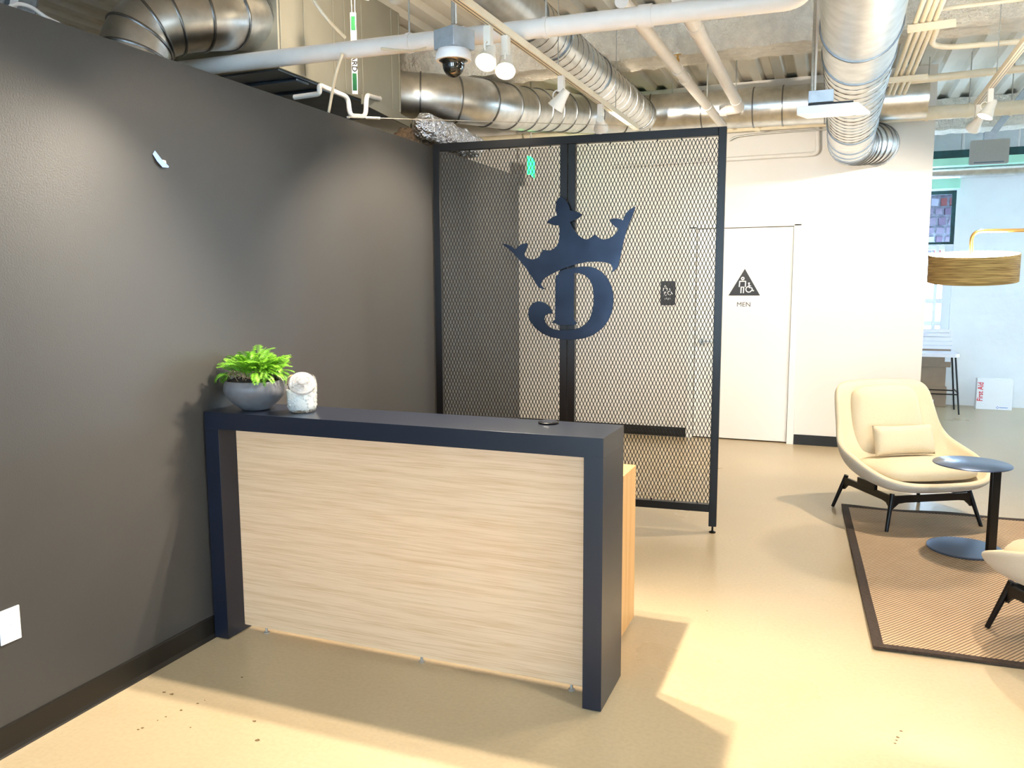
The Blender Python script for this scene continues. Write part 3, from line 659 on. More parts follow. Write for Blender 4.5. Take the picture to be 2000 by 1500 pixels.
# ================================================================== LOUNGE CHAIRS (local frame: faces -Y)
def make_chair(label):
    ch = thing('lounge_chair', label, 'chair', group='cream lounge chairs')
    half = [(0,-.415,.335),(.14,-.412,.337),(.26,-.385,.345),(.345,-.32,.365),(.395,-.21,.405),(.413,-.09,.445),(.41,.03,.478),(.395,.12,.515),(.375,.18,.58),(.362,.225,.68),(.352,.265,.78),(.335,.30,.855),(.285,.328,.893),(.17,.345,.905),(0,.35,.908)]
    rim = catmull(half, 3); rim = rim + [Vector((-p.x, p.y, p.z)) for p in reversed(rim[1:-1])]; n = len(rim); nt_ = 11
    def fn(i, j):
        p = rim[i]; t = j/(nt_-1); c = Vector((0, -0.02, .285)); back = max(0, min(1, (p.z-.45)/.45))
        k = Vector((p.x*(0.99-0.08*back), p.y*0.93-0.12*back, .265+0.05*back))
        return c*(1-t)**2 + k*2*t*(1-t) + p*t*t
    mb = MB().grid(fn, n, nt_, cu=True)
    sh = mb.build('shell', ['fabric', 'fabric_out'], ch, smooth=180)
    # make normals point up/inwards, then thicken outwards with the outer cloth
    me = sh.data; bm = bmesh.new(); bm.from_mesh(me); bm.faces.ensure_lookup_table()
    f0 = min(bm.faces, key=lambda f: (f.calc_center_median()-Vector((0, -0.02, .285))).length)
    if f0.normal.z < 0: bmesh.ops.reverse_faces(bm, faces=bm.faces)
    bm.to_mesh(me); bm.free()
    so = sh.modifiers.new('thickness', 'SOLIDIFY'); so.thickness = 0.042; so.offset = -1; so.material_offset = 1; so.use_rim = True
    sb = sh.modifiers.new('smooth', 'SUBSURF'); sb.levels = 1; sb.render_levels = 1
    # seat cushion
    def blob(outline, zlo, zhi, nr=7, tilt=None, crown=0.02):
        m2 = MB(); n2 = len(outline); prof = [(0.0, 1.0), (0.5, 1.0), (0.8, 0.96), (0.93, 0.82), (0.985, 0.6), (1.0, 0.42), (0.99, 0.22), (0.94, 0.06), (0.8, 0.0), (0.0, 0.0)]
        cxy = sum((Vector(q) for q in outline), Vector((0, 0)))/n2
        def f2(i, j):
            q = Vector(outline[i]); r, h = prof[j]; p = cxy + (q-cxy)*r
            z = zlo+(zhi-zlo)*h + (crown*(1-r*r) if h > 0.5 else 0)
            v = Vector((p.x, p.y, z)); return tilt(v) if tilt else v
        return m2.grid(f2, n2, len(prof), cu=True)
    so_half = [(0, -.375), (.12, -.37), (.23, -.345), (.305, -.29), (.335, -.20), (.335, -.08), (.325, .04), (.30, .13), (.22, .165), (.10, .17), (0, .17)]
    ol = [Vector((p.x, p.y)) for p in catmull([(x, y, 0) for x, y in so_half], 3)]; ol = ol + [Vector((-p.x, p.y)) for p in reversed(ol[1:-1])]
    blob(ol, .305, .400, tilt=lambda v: Vector((v.x, v.y, v.z - 0.10*(v.y-0.0)*0.6))).build('seat_cushion', 'fabric', ch, smooth=180)
    # back cushion: outline in (x, height along back)
    bh = [(0, 0.0), (.12, 0.0), (.225, .012), (.255, .06), (.262, .18), (.255, .30), (.245, .40), (.225, .455), (.16, .485), (.07, .492), (0, .493)]
    ob = [Vector((p.x, p.y)) for p in catmull([(x, y, 0) for x, y in bh], 3)]; ob = ob + [Vector((-p.x, p.y)) for p in reversed(ob[1:-1])]
    th = R(16)
    def lean(v):   # x, along, thickness (z 0..0.09 towards the front)
        return Vector((v.x, .235 + v.y*math.sin(th) - v.z*math.cos(th) - 0.02, .375 + v.y*math.cos(th) + v.z*math.sin(th)))
    blob(ob, 0.0, 0.095, tilt=lean, crown=0.022).build('back_cushion', 'fabric', ch, smooth=180)
    # base
    for sx in (-1, 1):
        for sy in (-1, 1):
            MB().tube([(sx*.335, sy*.315, 0), (sx*.272, sy*.262, .235)], [.0115, .0155], 14).build('leg', 'blackmetal', ch)
    def rail(p, q, name):
        p = Vector(p); q = Vector(q); d = (q-p); up = Vector((0, 0, 1)); w = up.cross(d).normalized()*0.009; prof2 = []
        L_ = d.length
        for t in [k/12 for k in range(13)]:
            e = min(t, 1-t)*L_; drop = 0.045*max(0, 1-e/0.07)**2
            prof2.append((p+d*t, -0.022-drop))
        pts = [a+up*0.022 for a, z in prof2] + [a+up*z for a, z in reversed(prof2)]
        MB().prism([v-w for v in pts], w*2).build(name, 'blackmetal', ch, smooth=0)
    rail((-.281, -.27, .200), (-.281, .27, .200), 'side_rail'); rail((.281, -.27, .200), (.281, .27, .200), 'side_rail')
    rail((-.281, -.27, .200), (.281, -.27, .200), 'cross_rail')
    for sx in (-1, 1): MB().box((sx*.281-.012, -.10, .215), (sx*.281+.012, .10, .262)).build('mounting_plate', 'blackmetal', ch, bev=0.003)
    return ch
ch1 = make_chair('cream lounge chair facing the side table, near the back wall')
ch2 = copy_tree(ch1); ch2['label'] = 'cream lounge chair cut off by the right edge of the photo'
ch1.matrix_basis = Matrix.Translation((3.044, 5.963, 0.004)) @ Matrix.Rotation(R(30.5), 4, 'Z')
ch2.matrix_basis = Matrix.Translation((3.70, 3.955, RZ+0.002)) @ Matrix.Rotation(R(205), 4, 'Z')
def pillow(w, h, t):
    mb = MB(); nu, nv = 24, 14
    for s in (1, -1):
        def fn(i, j):
            u = -1+2*i/(nu-1); v = -1+2*j/(nv-1); e = max(0, (1-u**4))*max(0, (1-v**4)); k = 1-0.05*(1-abs(v))*u*u
            wr = 0.006*noise.noise(Vector((u*4, v*5, s)))*(abs(u) > .6)
            return (u*w/2*(1-0.03*(1-v*v)), s*(t/2*e**0.42+wr*e), v*h/2*(1-0.05*(1-u*u)))
        mb.grid(fn, nu, nv)
    return mb
lp = thing('lumbar_pillow', 'small rectangular cream pillow leaning in the lounge chair', 'pillow')
pillow(0.44, 0.205, 0.12).build('pillow_cover', 'fabric', lp, smooth=180)
lp.matrix_basis = ch1.matrix_basis @ Matrix.Translation((-0.01, 0.030, 0.522)) @ Matrix.Rotation(R(-17), 4, 'X')

# ================================================================== SIDE TABLE
tb = thing('side_table', 'black steel side table with round top and offset post on the rug', 'table', (3.33, 5.30, RZ))
MB().lathe([(0.198, 0.524), (0.207, 0.5265), (0.207, 0.5315), (0.204, 0.534), (0.0, 0.534)], 64, (3.335, 5.30, 0)).build('table_top', 'table_steel', tb, smooth=40)
MB().lathe([(0.203, RZ+0.001), (0.205, RZ+0.010), (0.201, RZ+0.0135), (0.0, RZ+0.0135)], 64, (3.325, 5.305, 0)).build('table_base', 'table_steel', tb, smooth=40)
pd = Vector((0.135, -0.147, 0)).normalized(); pp = Vector((3.325, 5.305, 0))+pd*0.168; pw = Vector((-pd.y, pd.x, 0))
MB().obox(pp+Vector((0, 0, (0.524+RZ+0.0135)/2)), pw*0.033, pd*0.010, (0, 0, (0.524-RZ-0.0135)/2)).build('post', 'blackmetal', tb, bev=0.002)

# ================================================================== FLOOR LAMP
LY = 4.55
sc_ = pyy(1900, 523, LY); rr = (pyy(1993, 522, LY).x-pyy(1805, 522, LY).x)/2*0.955; hh = 0.132
tl = (CAM-sc_); tl.z = 0; tl.normalize()
lm3 = Matrix.Rotation(R(6.5), 3, Vector((-tl.y, tl.x, 0))) .to_4x4()
foot = Vector((sc_.x+0.86, LY+0.22, RZ))
lamp = thing('floor_lamp', 'brass arc floor lamp with wide woven drum shade reaching over the chairs', 'lamp', foot)
sh = MB(); seg = 72
sh.lathe([(rr, -hh/2), (rr, hh/2), (rr-0.004, hh/2), (rr-0.004, -hh/2), (rr, -hh/2)], seg, sc_, lm3); sh.build('lamp_shade', 'shade', lamp, smooth=40, label='wide drum shade of woven grass cloth')
MB().lathe([(0.0, hh/2-0.012), (rr-0.006, hh/2-0.012), (rr-0.006, hh/2-0.006), (0.0, hh/2-0.006)], seg, sc_, lm3).build('top_diffuser', 'diffuser', lamp)
MB().lathe([(0.0, -hh/2+0.006), (rr-0.006, -hh/2+0.006), (rr-0.006, -hh/2+0.012), (0.0, -hh/2+0.012)], seg, sc_, lm3).build('bottom_diffuser', 'diffuser', lamp)
a0 = pyy(1897, 497, LY); a1 = pyy(1897, 451, LY); arm_z = a1.z
MB().tube(arc_path([a0, a1, (foot.x, foot.y, arm_z), (foot.x, foot.y, 0.02)], 0.075, 10), 0.0085, 14).build('lamp_arm', 'brass', lamp)
MB().lathe([(0.0, 0.0), (0.16, 0.0), (0.16, 0.016), (0.15, 0.022), (0.0, 0.024)], 48, foot).build('lamp_base', 'brass', lamp)
MB().tube([a0+Vector((0, 0, 0.0)), a0+Vector((0, 0, 0.012))], 0.012, 14).build('arm_collar', 'brass', lamp)

# ================================================================== CEILING SERVICES
def ring_at(mb, p, d, r, w=0.006, h=0.006, seg=36):
    u, v, d = frame_of(d); o = len(mb.v); sec = [(-w, -0.004), (-w, h), (0, h*1.35), (w, h), (w, -0.004)]
    for k in range(seg):
        a = 2*math.pi*k/seg; e = u*math.cos(a)+v*math.sin(a)
        for s, q in sec: mb.v.append(Vector(p)+Vector(d)*s+e*(r+q))
    m_ = len(sec)
    for k in range(seg):
        k2 = (k+1) % seg
        for j in range(m_-1): mb.f.append((o+k*m_+j, o+k*m_+j+1, o+k2*m_+j+1, o+k2*m_+j))
    return mb
def walk(path, step):
    """points and directions at equal spacing along a path"""
    out = []; acc = step*0.5
    for a, b in zip(path, path[1:]):
        L_ = (b-a).length; t = acc
        while t < L_: out.append((a.lerp(b, t/L_), (b-a).normalized())); t += step
        acc = t-L_
    return out
def duct(name, label, path, r, rings, parent_loc=None, spiral=None, cap=True):
    th = thing(name, label, 'duct', parent_loc or path[len(path)//2])
    MB().tube(path, r, 36, cap).build('duct_wall', 'galv', th, smooth=40)
    for p, d in rings: ring_at(MB(), p, d, r).build('seam_ring', 'galv_seam', th, smooth=40)
    if spiral:
        a, b, pitch = spiral; a = Vector(a); b = Vector(b); d = (b-a); u, v, n = frame_of(d); L_ = d.length; k = int(L_/pitch*20); pts = []
        for i in range(k+1):
            t = i/k; an = 2*math.pi*t*L_/pitch; pts.append(a+d*t+(u*math.cos(an)+v*math.sin(an))*(r+0.001))
        MB().tube(pts, 0.0028, 4).build('spiral_seam', 'galv_seam', th)
    return th
# duct over the right side, runs in depth and swings into the back wall
CX_, CZ_ = 2.615, 2.75
pth = arc_path([Vector((CX_, 1.0, CZ_)), Vector((CX_, 7.72, CZ_)), Vector((2.845, 8.02, 2.80)), Vector((2.85, 8.35, 2.815))], 0.22, 8)
rg = [((CX_, y, CZ_), (0, 1, 0)) for y in (2.2, 4.15, 4.62, 6.55, 7.05, 7.3)] + [(p, d) for p, d in walk(pth, 0.07) if p.y > 7.45 and p.y < 8.2][::1]
duct('round_duct', 'wide galvanized duct that crosses the ceiling and bends into the back wall', pth, 0.172, rg, (CX_, 5.5, CZ_), ((CX_, 4.66, CZ_), (CX_, 6.5, CZ_), 0.115))
# slimmer spiral duct left of it
BX, BZ = 0.965, 3.0
b0 = pz(1020, 40, BZ); b1 = pz(1262, 226, BZ); b0.x = b1.x = (b0.x+b1.x)/2
bpth = [b0+Vector((0, -2.2, 0)), b1]
duct('spiral_duct', 'slim spiral duct running into the ceiling depth beside the track', bpth, 0.128, [(b0+Vector((0, t, 0)), (0, 1, 0)) for t in (-0.05, 0.35, 1.25)] + [(b1-Vector((0, .12, 0)), (0, 1, 0))], b0, (b0, b1, 0.11))
# sheet metal unit above the dark wall
py0, py1, PX1, PZ0 = 3.86, 5.22, -0.35, 2.775
pv = thing('air_handler', 'boxy painted sheet metal air unit above the dark wall', 'air unit', (-0.8, 4.5, PZ0))
MB().box((-1.35, py0, PZ0), (PX1-.004, py1, 3.46)).build('casing_box', 'galv_panel', pv, bev=0.004)
MB().box((-1.33, py0+0.01, PZ0-.010), (PX1-0.02, py1-0.01, PZ0-.0005)).build('underside', 'galv_dark', pv)
for y in (py0+0.02, 4.10, 4.40, 4.52, 4.72, 5.10, py1-0.02):
    MB().box((PX1-0.0035, y-0.006, PZ0+.01), (PX1+0.004, y+0.006, 3.45)).build('standing_seam', 'galv_panel', pv, bev=0.001)
for y in (4.05, 4.32): MB().box((-1.3, y, PZ0-.026), (PX1-0.03, y+0.12, PZ0-.0105)).build('stiffener', 'galv_dark', pv, bev=0.004)
MB().bar((PX1+.05, 4.62, 2.755), (PX1+.05, 5.26, 2.715), 0.012, 0.06, up=(0, 0, 1)).build('support_angle', 'galv_panel', pv)
MB().bar((PX1+.05, 5.25, 2.715), (PX1+.05, 5.25, 2.672), 0.012, 0.018).build('support_strap', 'galv_panel', pv)
# elbow that feeds the near end of the unit from behind the wall
EL = [pyy(240, 260, 3.15), pyy(255, 140, 3.2), pyy(280, 66, 3.27), pyy(345, 38, 3.40), pyy(430, 34, 3.62), Vector((-0.545, 3.86, 3.055))]
el = catmull(EL, 6)
erg = [(el[i], (el[i+1]-el[i-1]).normalized()) for i in (8, 11, 14, 17, 21, 25)] + [(Vector((-0.55, 3.845, 3.05)), (el[-1]-el[-3]).normalized())]
duct('elbow_duct', 'fat galvanized elbow duct rising from behind the dark wall', el, 0.165, erg, (-0.6, 3.5, 3.0))
# round run from the far end of the unit to the back of the ceiling, then along the back wall
DP = catmull([(-0.56, 5.205, 2.965), (-0.545, 5.32, 2.96), (-0.42, 5.46, 2.955), (-0.23, 5.58, 2.95), (-0.02, 5.82, 2.95), (0.105, 6.3, 2.985), (0.171, 7.0, 3.093), (0.30, 7.5, 3.15), (0.62, 7.76, 3.165)], 5) + [Vector((1.0, 7.82, 3.165)), Vector((3.2, 7.82, 3.12))]
drg = [(p, d) for p, d in walk(DP, 0.26) if p.x < 0.9] + [((x, 7.82, 3.165-0.0205*(x-1)), (1, 0, 0)) for x in (1.35, 1.8, 2.05, 2.4, 2.75)]
duct('main_duct', 'thick galvanized duct bending from the air unit towards the back wall', DP, 0.17, drg, (0.0, 5.8, 2.9))
# foil flex and torn insulation over the wall end
ff = thing('foil_duct', 'crinkled foil duct with torn brown insulation above the end of the dark wall', 'duct', (-0.05, 5.3, 2.62))
def crinkle(a, b, r, name, m, amp, pr):
    a = Vector(a); b = Vector(b); u, v, d = frame_of(b-a)
    def fn(i, j):
        an = 2*math.pi*i/40; t = j/40; q = r*min(1, 0.02+9*min(t, 1-t))*(1+amp*noise.noise(Vector((math.cos(an)*3, math.sin(an)*3, t*14)))+0.05*math.sin(t*70))
        return a.lerp(b, t)+(u*math.cos(an)+v*math.sin(an))*q
    return MB().grid(fn, 40, 41, cu=True).build(name, m, pr, smooth=0 if m == 'foil' else 60)
crinkle((-0.10, 4.95, 2.66), (-0.06, 5.95, 2.62), 0.085, 'foil_sleeve', 'foil', 0.18, ff)
crinkle((-0.26, 4.95, 2.57), (-0.17, 5.9, 2.57), 0.085, 'insulation', 'insul_brown', 0.25, ff)
# insulated run at the far left
iw = thing('insulated_duct', 'grey wrapped duct with a white strap at the top left corner', 'duct', (-1.1, 2.4, 2.95))
crinkle((-0.95, 2.15, 2.84), (-1.05, 2.80, 2.955), 0.25, 'duct_wrap', 'insul_grey', 0.06, iw)
def strap():
    a = Vector((-0.95, 2.15, 2.84)); b = Vector((-1.05, 2.80, 2.955)); u, v, d = frame_of(b-a); c = a.lerp(b, 0.62)
    return MB().grid(lambda i, j: c+d*(0.022*(j-0.5)*2)+(u*math.cos(2*math.pi*i/40)+v*math.sin(2*math.pi*i/40))*0.272, 40, 2, cu=True)
strap().build('strap', 'white_pl', iw)
MB().tube(catmull([pxx(18, 14, -0.4), pxx(35, 8, -0.4), pxx(60, 14, -0.4), pxx(90, 34, -0.4), pxx(115, 46, -0.4)], 6), 0.008, 8).build('flexible_cable', 'pipe', iw)

# ---- pipes
def pipe(name, label, path, r, cat='pipe', m='pipe', couplings=(), hangers=(), group=None):
    th = thing(name, label, cat, path[0], group=group)
    MB().tube(path, r, 24).build('pipe_run', m, th, smooth=40)
    for p, d, L_ in couplings:
        d = Vector(d).normalized(); MB().tube([Vector(p)-d*L_/2, Vector(p)+d*L_/2], r*1.13, 24).build('coupling', m, th, smooth=40)
    for p, d in hangers:
        p = Vector(p); h = ring_at(MB(), p, d, r*1.03, 0.011, 0.003, 28).build('hanger', m, th, smooth=40)
        MB().tube([p+Vector((0, 0, r)), Vector((p.x, p.y, DECK-0.002))], 0.005, 8).build('hanger_rod', 'rod', h)
    return th
m0 = pyy(330, 138, 3.72); m1 = pyy(1500, 4, 3.72); dx = (m1-m0).normalized(); at = lambda px, py: pyy(px, py, 3.72)
on = lambda px: m0 + dx*((pyy(px, 90, 3.72)-m0).dot(dx))
pipe('water_pipe', 'thick white pipe crossing the ceiling in front of everything else', arc_path([m0, m1+dx*0.16, m1+dx*0.16+Vector((0, 0, .6))], 0.10, 8), 0.0435,
     couplings=[(on(890), dx, 0.10), (on(1260), dx, 0.06)], hangers=[(on(800), dx), (on(1066), dx)])
q0, q1 = pz(1247, 42, 2.98), pz(1412, 245, 2.98); 
pd1 = (q1-q0).normalized()
pipe('branch_pipe', 'white pipe with a small brass valve between the slim duct and the mesh top', [q0-pd1*0.35, q1], 0.036, couplings=[(q0.lerp(q1, .35), pd1, .09), (q0.lerp(q1, .43), pd1, 0.07)], hangers=[(q0.lerp(q1, .72), pd1)])
vp = q0.lerp(q1, .34)+Vector((0, 0, .036))
vv = thing('drain_valve', 'tiny brass valve on top of the white branch pipe', 'valve', vp)
MB().lathe([(0.012, 0), (0.012, 0.03), (0.006, 0.034), (0.006, 0.06), (0.0, 0.061)], 14, vp).build('valve_body', 'brass', vv)
MB().bar(vp+Vector((-.022, 0, .058)), vp+Vector((.022, 0, .058)), .008, .006).build('valve_handle', 'brass', vv)
w0, w1 = pz(1352, 42, 3.0), pz(1446, 212, 3.0); pd2 = (w1-w0).normalized()
pipe('elbow_pipe', 'white pipe that turns left at its far end above the divider', arc_path([w0-pd2*.4, w1, w1+Vector((-0.165, 0.01, -0.004))], 0.10, 8), 0.040, couplings=[(w0.lerp(w1, .05), pd2, .12), (w1+Vector((-.13, .008, -.003)), (-1, 0.05, 0), .05)], hangers=[(w0.lerp(w1, .86), pd2)])
c0 = pyy(900, 281, 8.06); c1 = pyy(2000, 209, 8.06); cdx = (c1-c0).normalized()
pipe('wall_pipe', 'long cream pipe running along the top of the back wall', [c0-cdx*1.5, c1+cdx*2.5], 0.058, m='conduit', couplings=[(pyy(1480, 243, 8.06), cdx, 0.05)], hangers=[(pyy(px_, py_, 8.06), cdx) for px_, py_ in ((1312, 254), (1810, 222), (1892, 216), (1975, 211))])
e0 = pyy(1430, 311, 8.30); e1 = pyy(1597, 300, 8.30); e2 = pyy(1597, 250, 8.30)
pipe('drop_pipe', 'thin white pipe stepping down the back wall beside the wide duct', arc_path([e0-Vector((1.2, 0, 0)), e1, e2, e2+Vector((0, 0, .12))], 0.05, 6), 0.020, couplings=[(pyy(1570, 302, 8.30), (1, 0, 0), .05)])
f0 = pyy(1425, 274, 8.27); pipe('thin_conduit', 'very thin bare conduit clipped along the back wall', catmull([f0, pyy(1440, 267, 8.27), pyy(1500, 260, 8.27), pyy(1625, 252, 8.27)], 6), 0.008, 'conduit', 'rod')
u_ = [pxx(575, 190, -0.40), pxx(625, 183, -0.22), pxx(623, 166, -0.22), pxx(680, 190, -0.21), pxx(683, 226, -0.21), pxx(714, 228, -0.21), pxx(716, 186, -0.21), pxx(742, 193, -0.335)]
pipe('condensate_trap', 'bent white drain pipe with a U trap under the air unit', arc_path(u_, 0.045, 5), 0.0145, couplings=[(pxx(741, 193, -0.333), (1, 0.2, 0), .02)])

# ---- conduit rack on the right
rk = thing('conduit_rack', 'bundle of cream conduits clamped on two strut bars beside the wide duct', 'conduits', pz(1800, 100, 3.02))
tops = [(1811, 0, 1790, 45), (1822, 0, 1801, 45), (0, 0, 0, 0)]
ZC = 3.02
lines = [((1806, 0), (1787, 45), (1748, 150), (1750, 200)), ((1820, 0), (1800, 45), (1758, 150), (1760, 198)), ((1828, 22), (1812, 45), (1770, 150), (1769, 193)), ((1840, 0), (1824, 45), (1780, 150), (1776, 190))]
for L_ in lines:
    p = [pz(*L_[0], ZC), pz(*L_[1], ZC), pz(*L_[2], ZC), pz(*L_[3], ZC)+Vector((0, 0, 0))]
    p[0] = p[1] + (p[1]-p[2]).normalized()*1.1
    MB().tube(p[:3]+[p[2]+(p[2]-p[1]).normalized()*0.55], 0.0135, 12).build('conduit_run', 'conduit', rk, smooth=40)
for (a, b), z in (((((1772, 57), (1868, 44))), ZC-0.032), ((((1736, 157), (1812, 150))), ZC-0.032)):
    MB().bar(pz(*a, z), pz(*b, z), 0.04, 0.035, up=(0, 0, 1)).build('strut_bar', 'conduit', rk, bev=0.002)
sw = arc_path([pz(1836, 40, ZC-0.0), pz(1815, 96, ZC), pyy(2000, 84, pz(1815, 96, ZC).y)+Vector((.6, 0, 0))], 0.20, 8)
MB().tube(sw, 0.0165, 12).build('swept_conduit', 'conduit', rk, smooth=40)
pipe('cross_conduit', 'straight cream conduit crossing behind the right track', [pyy(1722, 163, 7.1), pyy(2000, 131, 7.1)+Vector((.5, 0, 0))], 0.028, 'conduit', 'conduit')
pipe('upper_conduit', 'thin cream conduit sweeping off to the right near the top edge', catmull([pyy(1826, 26, 5.3), pyy(1838, 18, 5.3), pyy(1900, 10, 5.3), pyy(2000, -2, 5.3)+Vector((.2, 0, 0))], 6), 0.011, 'conduit', 'conduit')

# ---- track lighting
def track(label, a, b, n_wire):
    th = thing('light_track', label, 'light track', a)
    a = Vector(a); b = Vector(b)
    MB().bar(a, b, 0.036, 0.034, up=(0, 0, 1)).build('track_rail', 'track', th, bev=0.0015)
    for s in (-0.008, 0.008):
        u = Vector(((b-a).normalized().y, -(b-a).normalized().x, 0))*s
        MB().bar(a+u-Vector((0, 0, .0175)), b+u-Vector((0, 0, .0175)), 0.003, 0.003, up=(0, 0, 1)).build('track_slot', 'galv_seam', th)
    for k in range(n_wire):
        p = a.lerp(b, (k+0.5)/n_wire); MB().tube([p+Vector((0, 0, .017)), (p.x, p.y, DECK-0.002)], 0.003, 6).build('hanger_wire', 'rod', th)
    return th
TZ = 2.70
ta = Vector((1.10, 0.2, TZ)); tb_ = pz(1240, 250, TZ); tb_.x = 1.165
track('left ceiling track with glowing spotlights above the divider', ta, tb_, 5)
r0 = pz(1908, 203, 2.78); track('right ceiling track above the lounge chairs', (r0.x, 0.6, 2.78), r0, 4)
def spot(top, aim, label, power, group, cone=95, stem=0.085):
    top = Vector(top); h = thing('track_spotlight', label, 'spotlight', top, group=group)
    MB().box((top.x-.016, top.y-.020, top.z-stem), (top.x+.016, top.y+.020, top.z)).build('adapter', 'lamp_body', h, bev=0.003)
    piv = top+Vector((0, 0, -stem-0.03)); d = (Vector(aim)-piv).normalized(); u, v, w = frame_of(d)
    mt = Matrix(((u.x, v.x, w.x, 0), (u.y, v.y, w.y, 0), (u.z, v.z, w.z, 0), (0, 0, 0, 1)))
    hd = MB().lathe([(0.0, -0.052), (0.022, -0.050), (0.026, -0.030), (0.030, 0.0), (0.040, 0.035), (0.047, 0.058), (0.044, 0.058), (0.036, 0.034), (0.026, 0.010), (0.0, 0.008)], 28, piv, mt).build('lamp_head', 'lamp_body', h, smooth=50)
    MB().lathe([(0.0, 0.036), (0.0355, 0.038), (0.0355, 0.034), (0.0, 0.032)], 28, piv, mt).build('lens', 'bulb', hd)
    yk = [piv+(-w*0.02+v*0.030)]; 
    for k in range(9): a = -math.pi/2+math.pi*k/8; yk.append(piv+v*(0.034+0.022*math.cos(a))+w*(0.0+0.024*math.sin(a)))
    MB().tube(yk, 0.004, 8).build('yoke', 'lamp_body', h)
    l = bpy.data.lights.new('spot_light', 'SPOT'); l.energy = power; l.color = WARM; l.spot_size = R(cone); l.spot_blend = 0.6; l.shadow_soft_size = 0.03
    lo = bpy.data.objects.new('spot_light', l); COL.objects.link(lo); lo.parent = hd
    lo.matrix_basis = h.matrix_basis.inverted() @ (Matrix.Translation(piv+d*0.062) @ d.to_track_quat('-Z', 'Y').to_matrix().to_4x4())
    return h
G1 = 'spotlights on the left track'; G2 = 'spotlights on the right track'
def on_left(px, py): y = pz(px, py, TZ-.017).y; return Vector((1.10+(tb_.x-1.10)*(y-.2)/(tb_.y-.2), y, TZ-.017))
def on_right(y): return Vector((r0.x, y, 2.763))
spot(on_left(975, 72), (1.75, 1.6, 0), 'brightest spotlight on the left track, beside the dome camera', LAMP_W, G1, 120)
spot(on_left(1083, 150), (0.0, 4.4, 1.1), 'middle spotlight of the left track, glowing over the mesh divider', LAMP_W*0.7, G1, 100)
spot(on_left(1160, 205), (0.55, 8.3, 1.4), 'far spotlight on the left track, nearest the divider top', LAMP_W*0.8, G1, 115)
spot((1.12, 3.36, TZ-.017), (1.3, 1.2, 0), 'near spotlight on the left track just above the picture', LAMP_W, G1, 120)
spot((1.12, 2.38, TZ-.017), (0.0, 2.75, 1.75), 'added spotlight on the left track that washes the dark wall', LAMP_W*0.18, G1, 75)  # added head out of view, brightens the dark wall
spot(on_right(r0.y-0.06), (2.6, 8.3, 1.2), 'spotlight at the far end of the right track', LAMP_W*0.45, G2, 95)
spot(on_right(r0.y-0.55), (2.2, 5.6, 0), 'second spotlight from the far end of the right track', LAMP_W*.6, G2, 125)
spot(on_right(4.3), (2.3, 3.9, 0), 'added fill spotlight, third from the far end of the right track', LAMP_W*.32, G2, 125)  # added head, extra fill light on the floor
spot(on_right(2.2), (2.4, 1.6, 0), 'added fill spotlight of the right track, above the camera side', LAMP_W*0.3, G2, 125)  # added unseen head, fills the floor near the camera
# lone lamp near the deck, above the thick white pipe
lp0 = pz(776, -14, 3.02)
spot(lp0+Vector((0, 0, .10)), (-0.35, 4.7, 3.0), 'lone glowing spotlight under the ribbed deck at the top edge', LAMP_W*0.15, None, 130, 0.06)
MB().tube([lp0+Vector((0, 0, .10)), (lp0.x, lp0.y, DECK-.002)], 0.008, 8).build('lamp_stem', 'rod', bpy.data.objects['track_spotlight.009'])

# ---- dome camera
dc = pyy(866, 115, 3.42)
sec = thing('security_camera', 'white dome security camera hanging from a grey junction box', 'camera', dc)
ct = pyy(868, 78, 3.42); ax_ = Vector((0.93, -0.37, 0)).normalized(); ay_ = Vector((0.37, 0.93, 0))
jb = MB().obox((ct.x+.02, ct.y+.06, ct.z+0.012), ax_*0.066, ay_*0.066, (0, 0, 0.043)).build('junction_box', 'boxgrey', sec, bev=0.002)
for s in (-0.035, 0.0, 0.04):
    c = Vector((ct.x+.02, ct.y+.06, ct.z+.020))+ax_*s-ay_*0.0665; MB().tube([c, c-ay_*0.0015], 0.014, 20).build('knockout', 'boxgrey', jb)
bs = Vector((ct.x+.02, ct.y+.05, ct.z-.031))
MB().lathe([(0.060, 0.0), (0.072, -0.003), (0.080, -0.018), (0.082, -0.044), (0.079, -0.050), (0.060, -0.050), (0.0, -0.045)], 40, bs).build('housing', 'white_pl', sec, smooth=50)
MB().lathe([(0.066, -0.050), (0.064, -0.052), (0.052, -0.060), (0.050, -0.072)] + [(0.050*math.cos(R(a)), -0.072-0.050*math.sin(R(a))) for a in (15, 30, 45, 60, 75, 89)], 40, bs).build('dome', 'domeglass', sec, smooth=70)
MB().tube([bs+Vector((0, 0, .11)), Vector((bs.x, bs.y, 2.876))], 0.0085, 10).build('conduit_drop', 'rod', sec)
MB().tube([bs+Vector((.015, 0, .11)), Vector((bs.x+.015, bs.y, 2.871))], 0.004, 8).build('cable', 'pipe', sec)
# ---- hanging flat fixture on the right
fx = pyy(1606, 190, 4.4)
hx = thing('light_fixture', 'flat white hanging fixture with a zinc box in front of the wide duct', 'fixture', fx)
pa = pyy(1556, 213, 4.30); pb = pyy(1676, 200, 4.30); pc_ = pa.z
MB().add([(pa.x, 4.30, pc_+.012), (pb.x, 4.30, pc_+.012), (pb.x, 4.30, pc_-.03), (pa.x, 4.30, pc_-.03), (pa.x+.04, 4.53, pc_+.006), (pb.x+.06, 4.53, pc_+.006), (pb.x+.06, 4.53, pc_-.008), (pa.x+.04, 4.53, pc_-.008)],
         [(0,1,2,3),(7,6,5,4),(0,4,5,1),(1,5,6,2),(2,6,7,3),(3,7,4,0)]).build('panel_shell', 'white_pl', hx, bev=0.003)
MB().box((pa.x+.05, 4.34, pc_+.013), (pb.x-.02, 4.44, pc_+.028)).build('mounting_rail', 'blackmetal', hx)
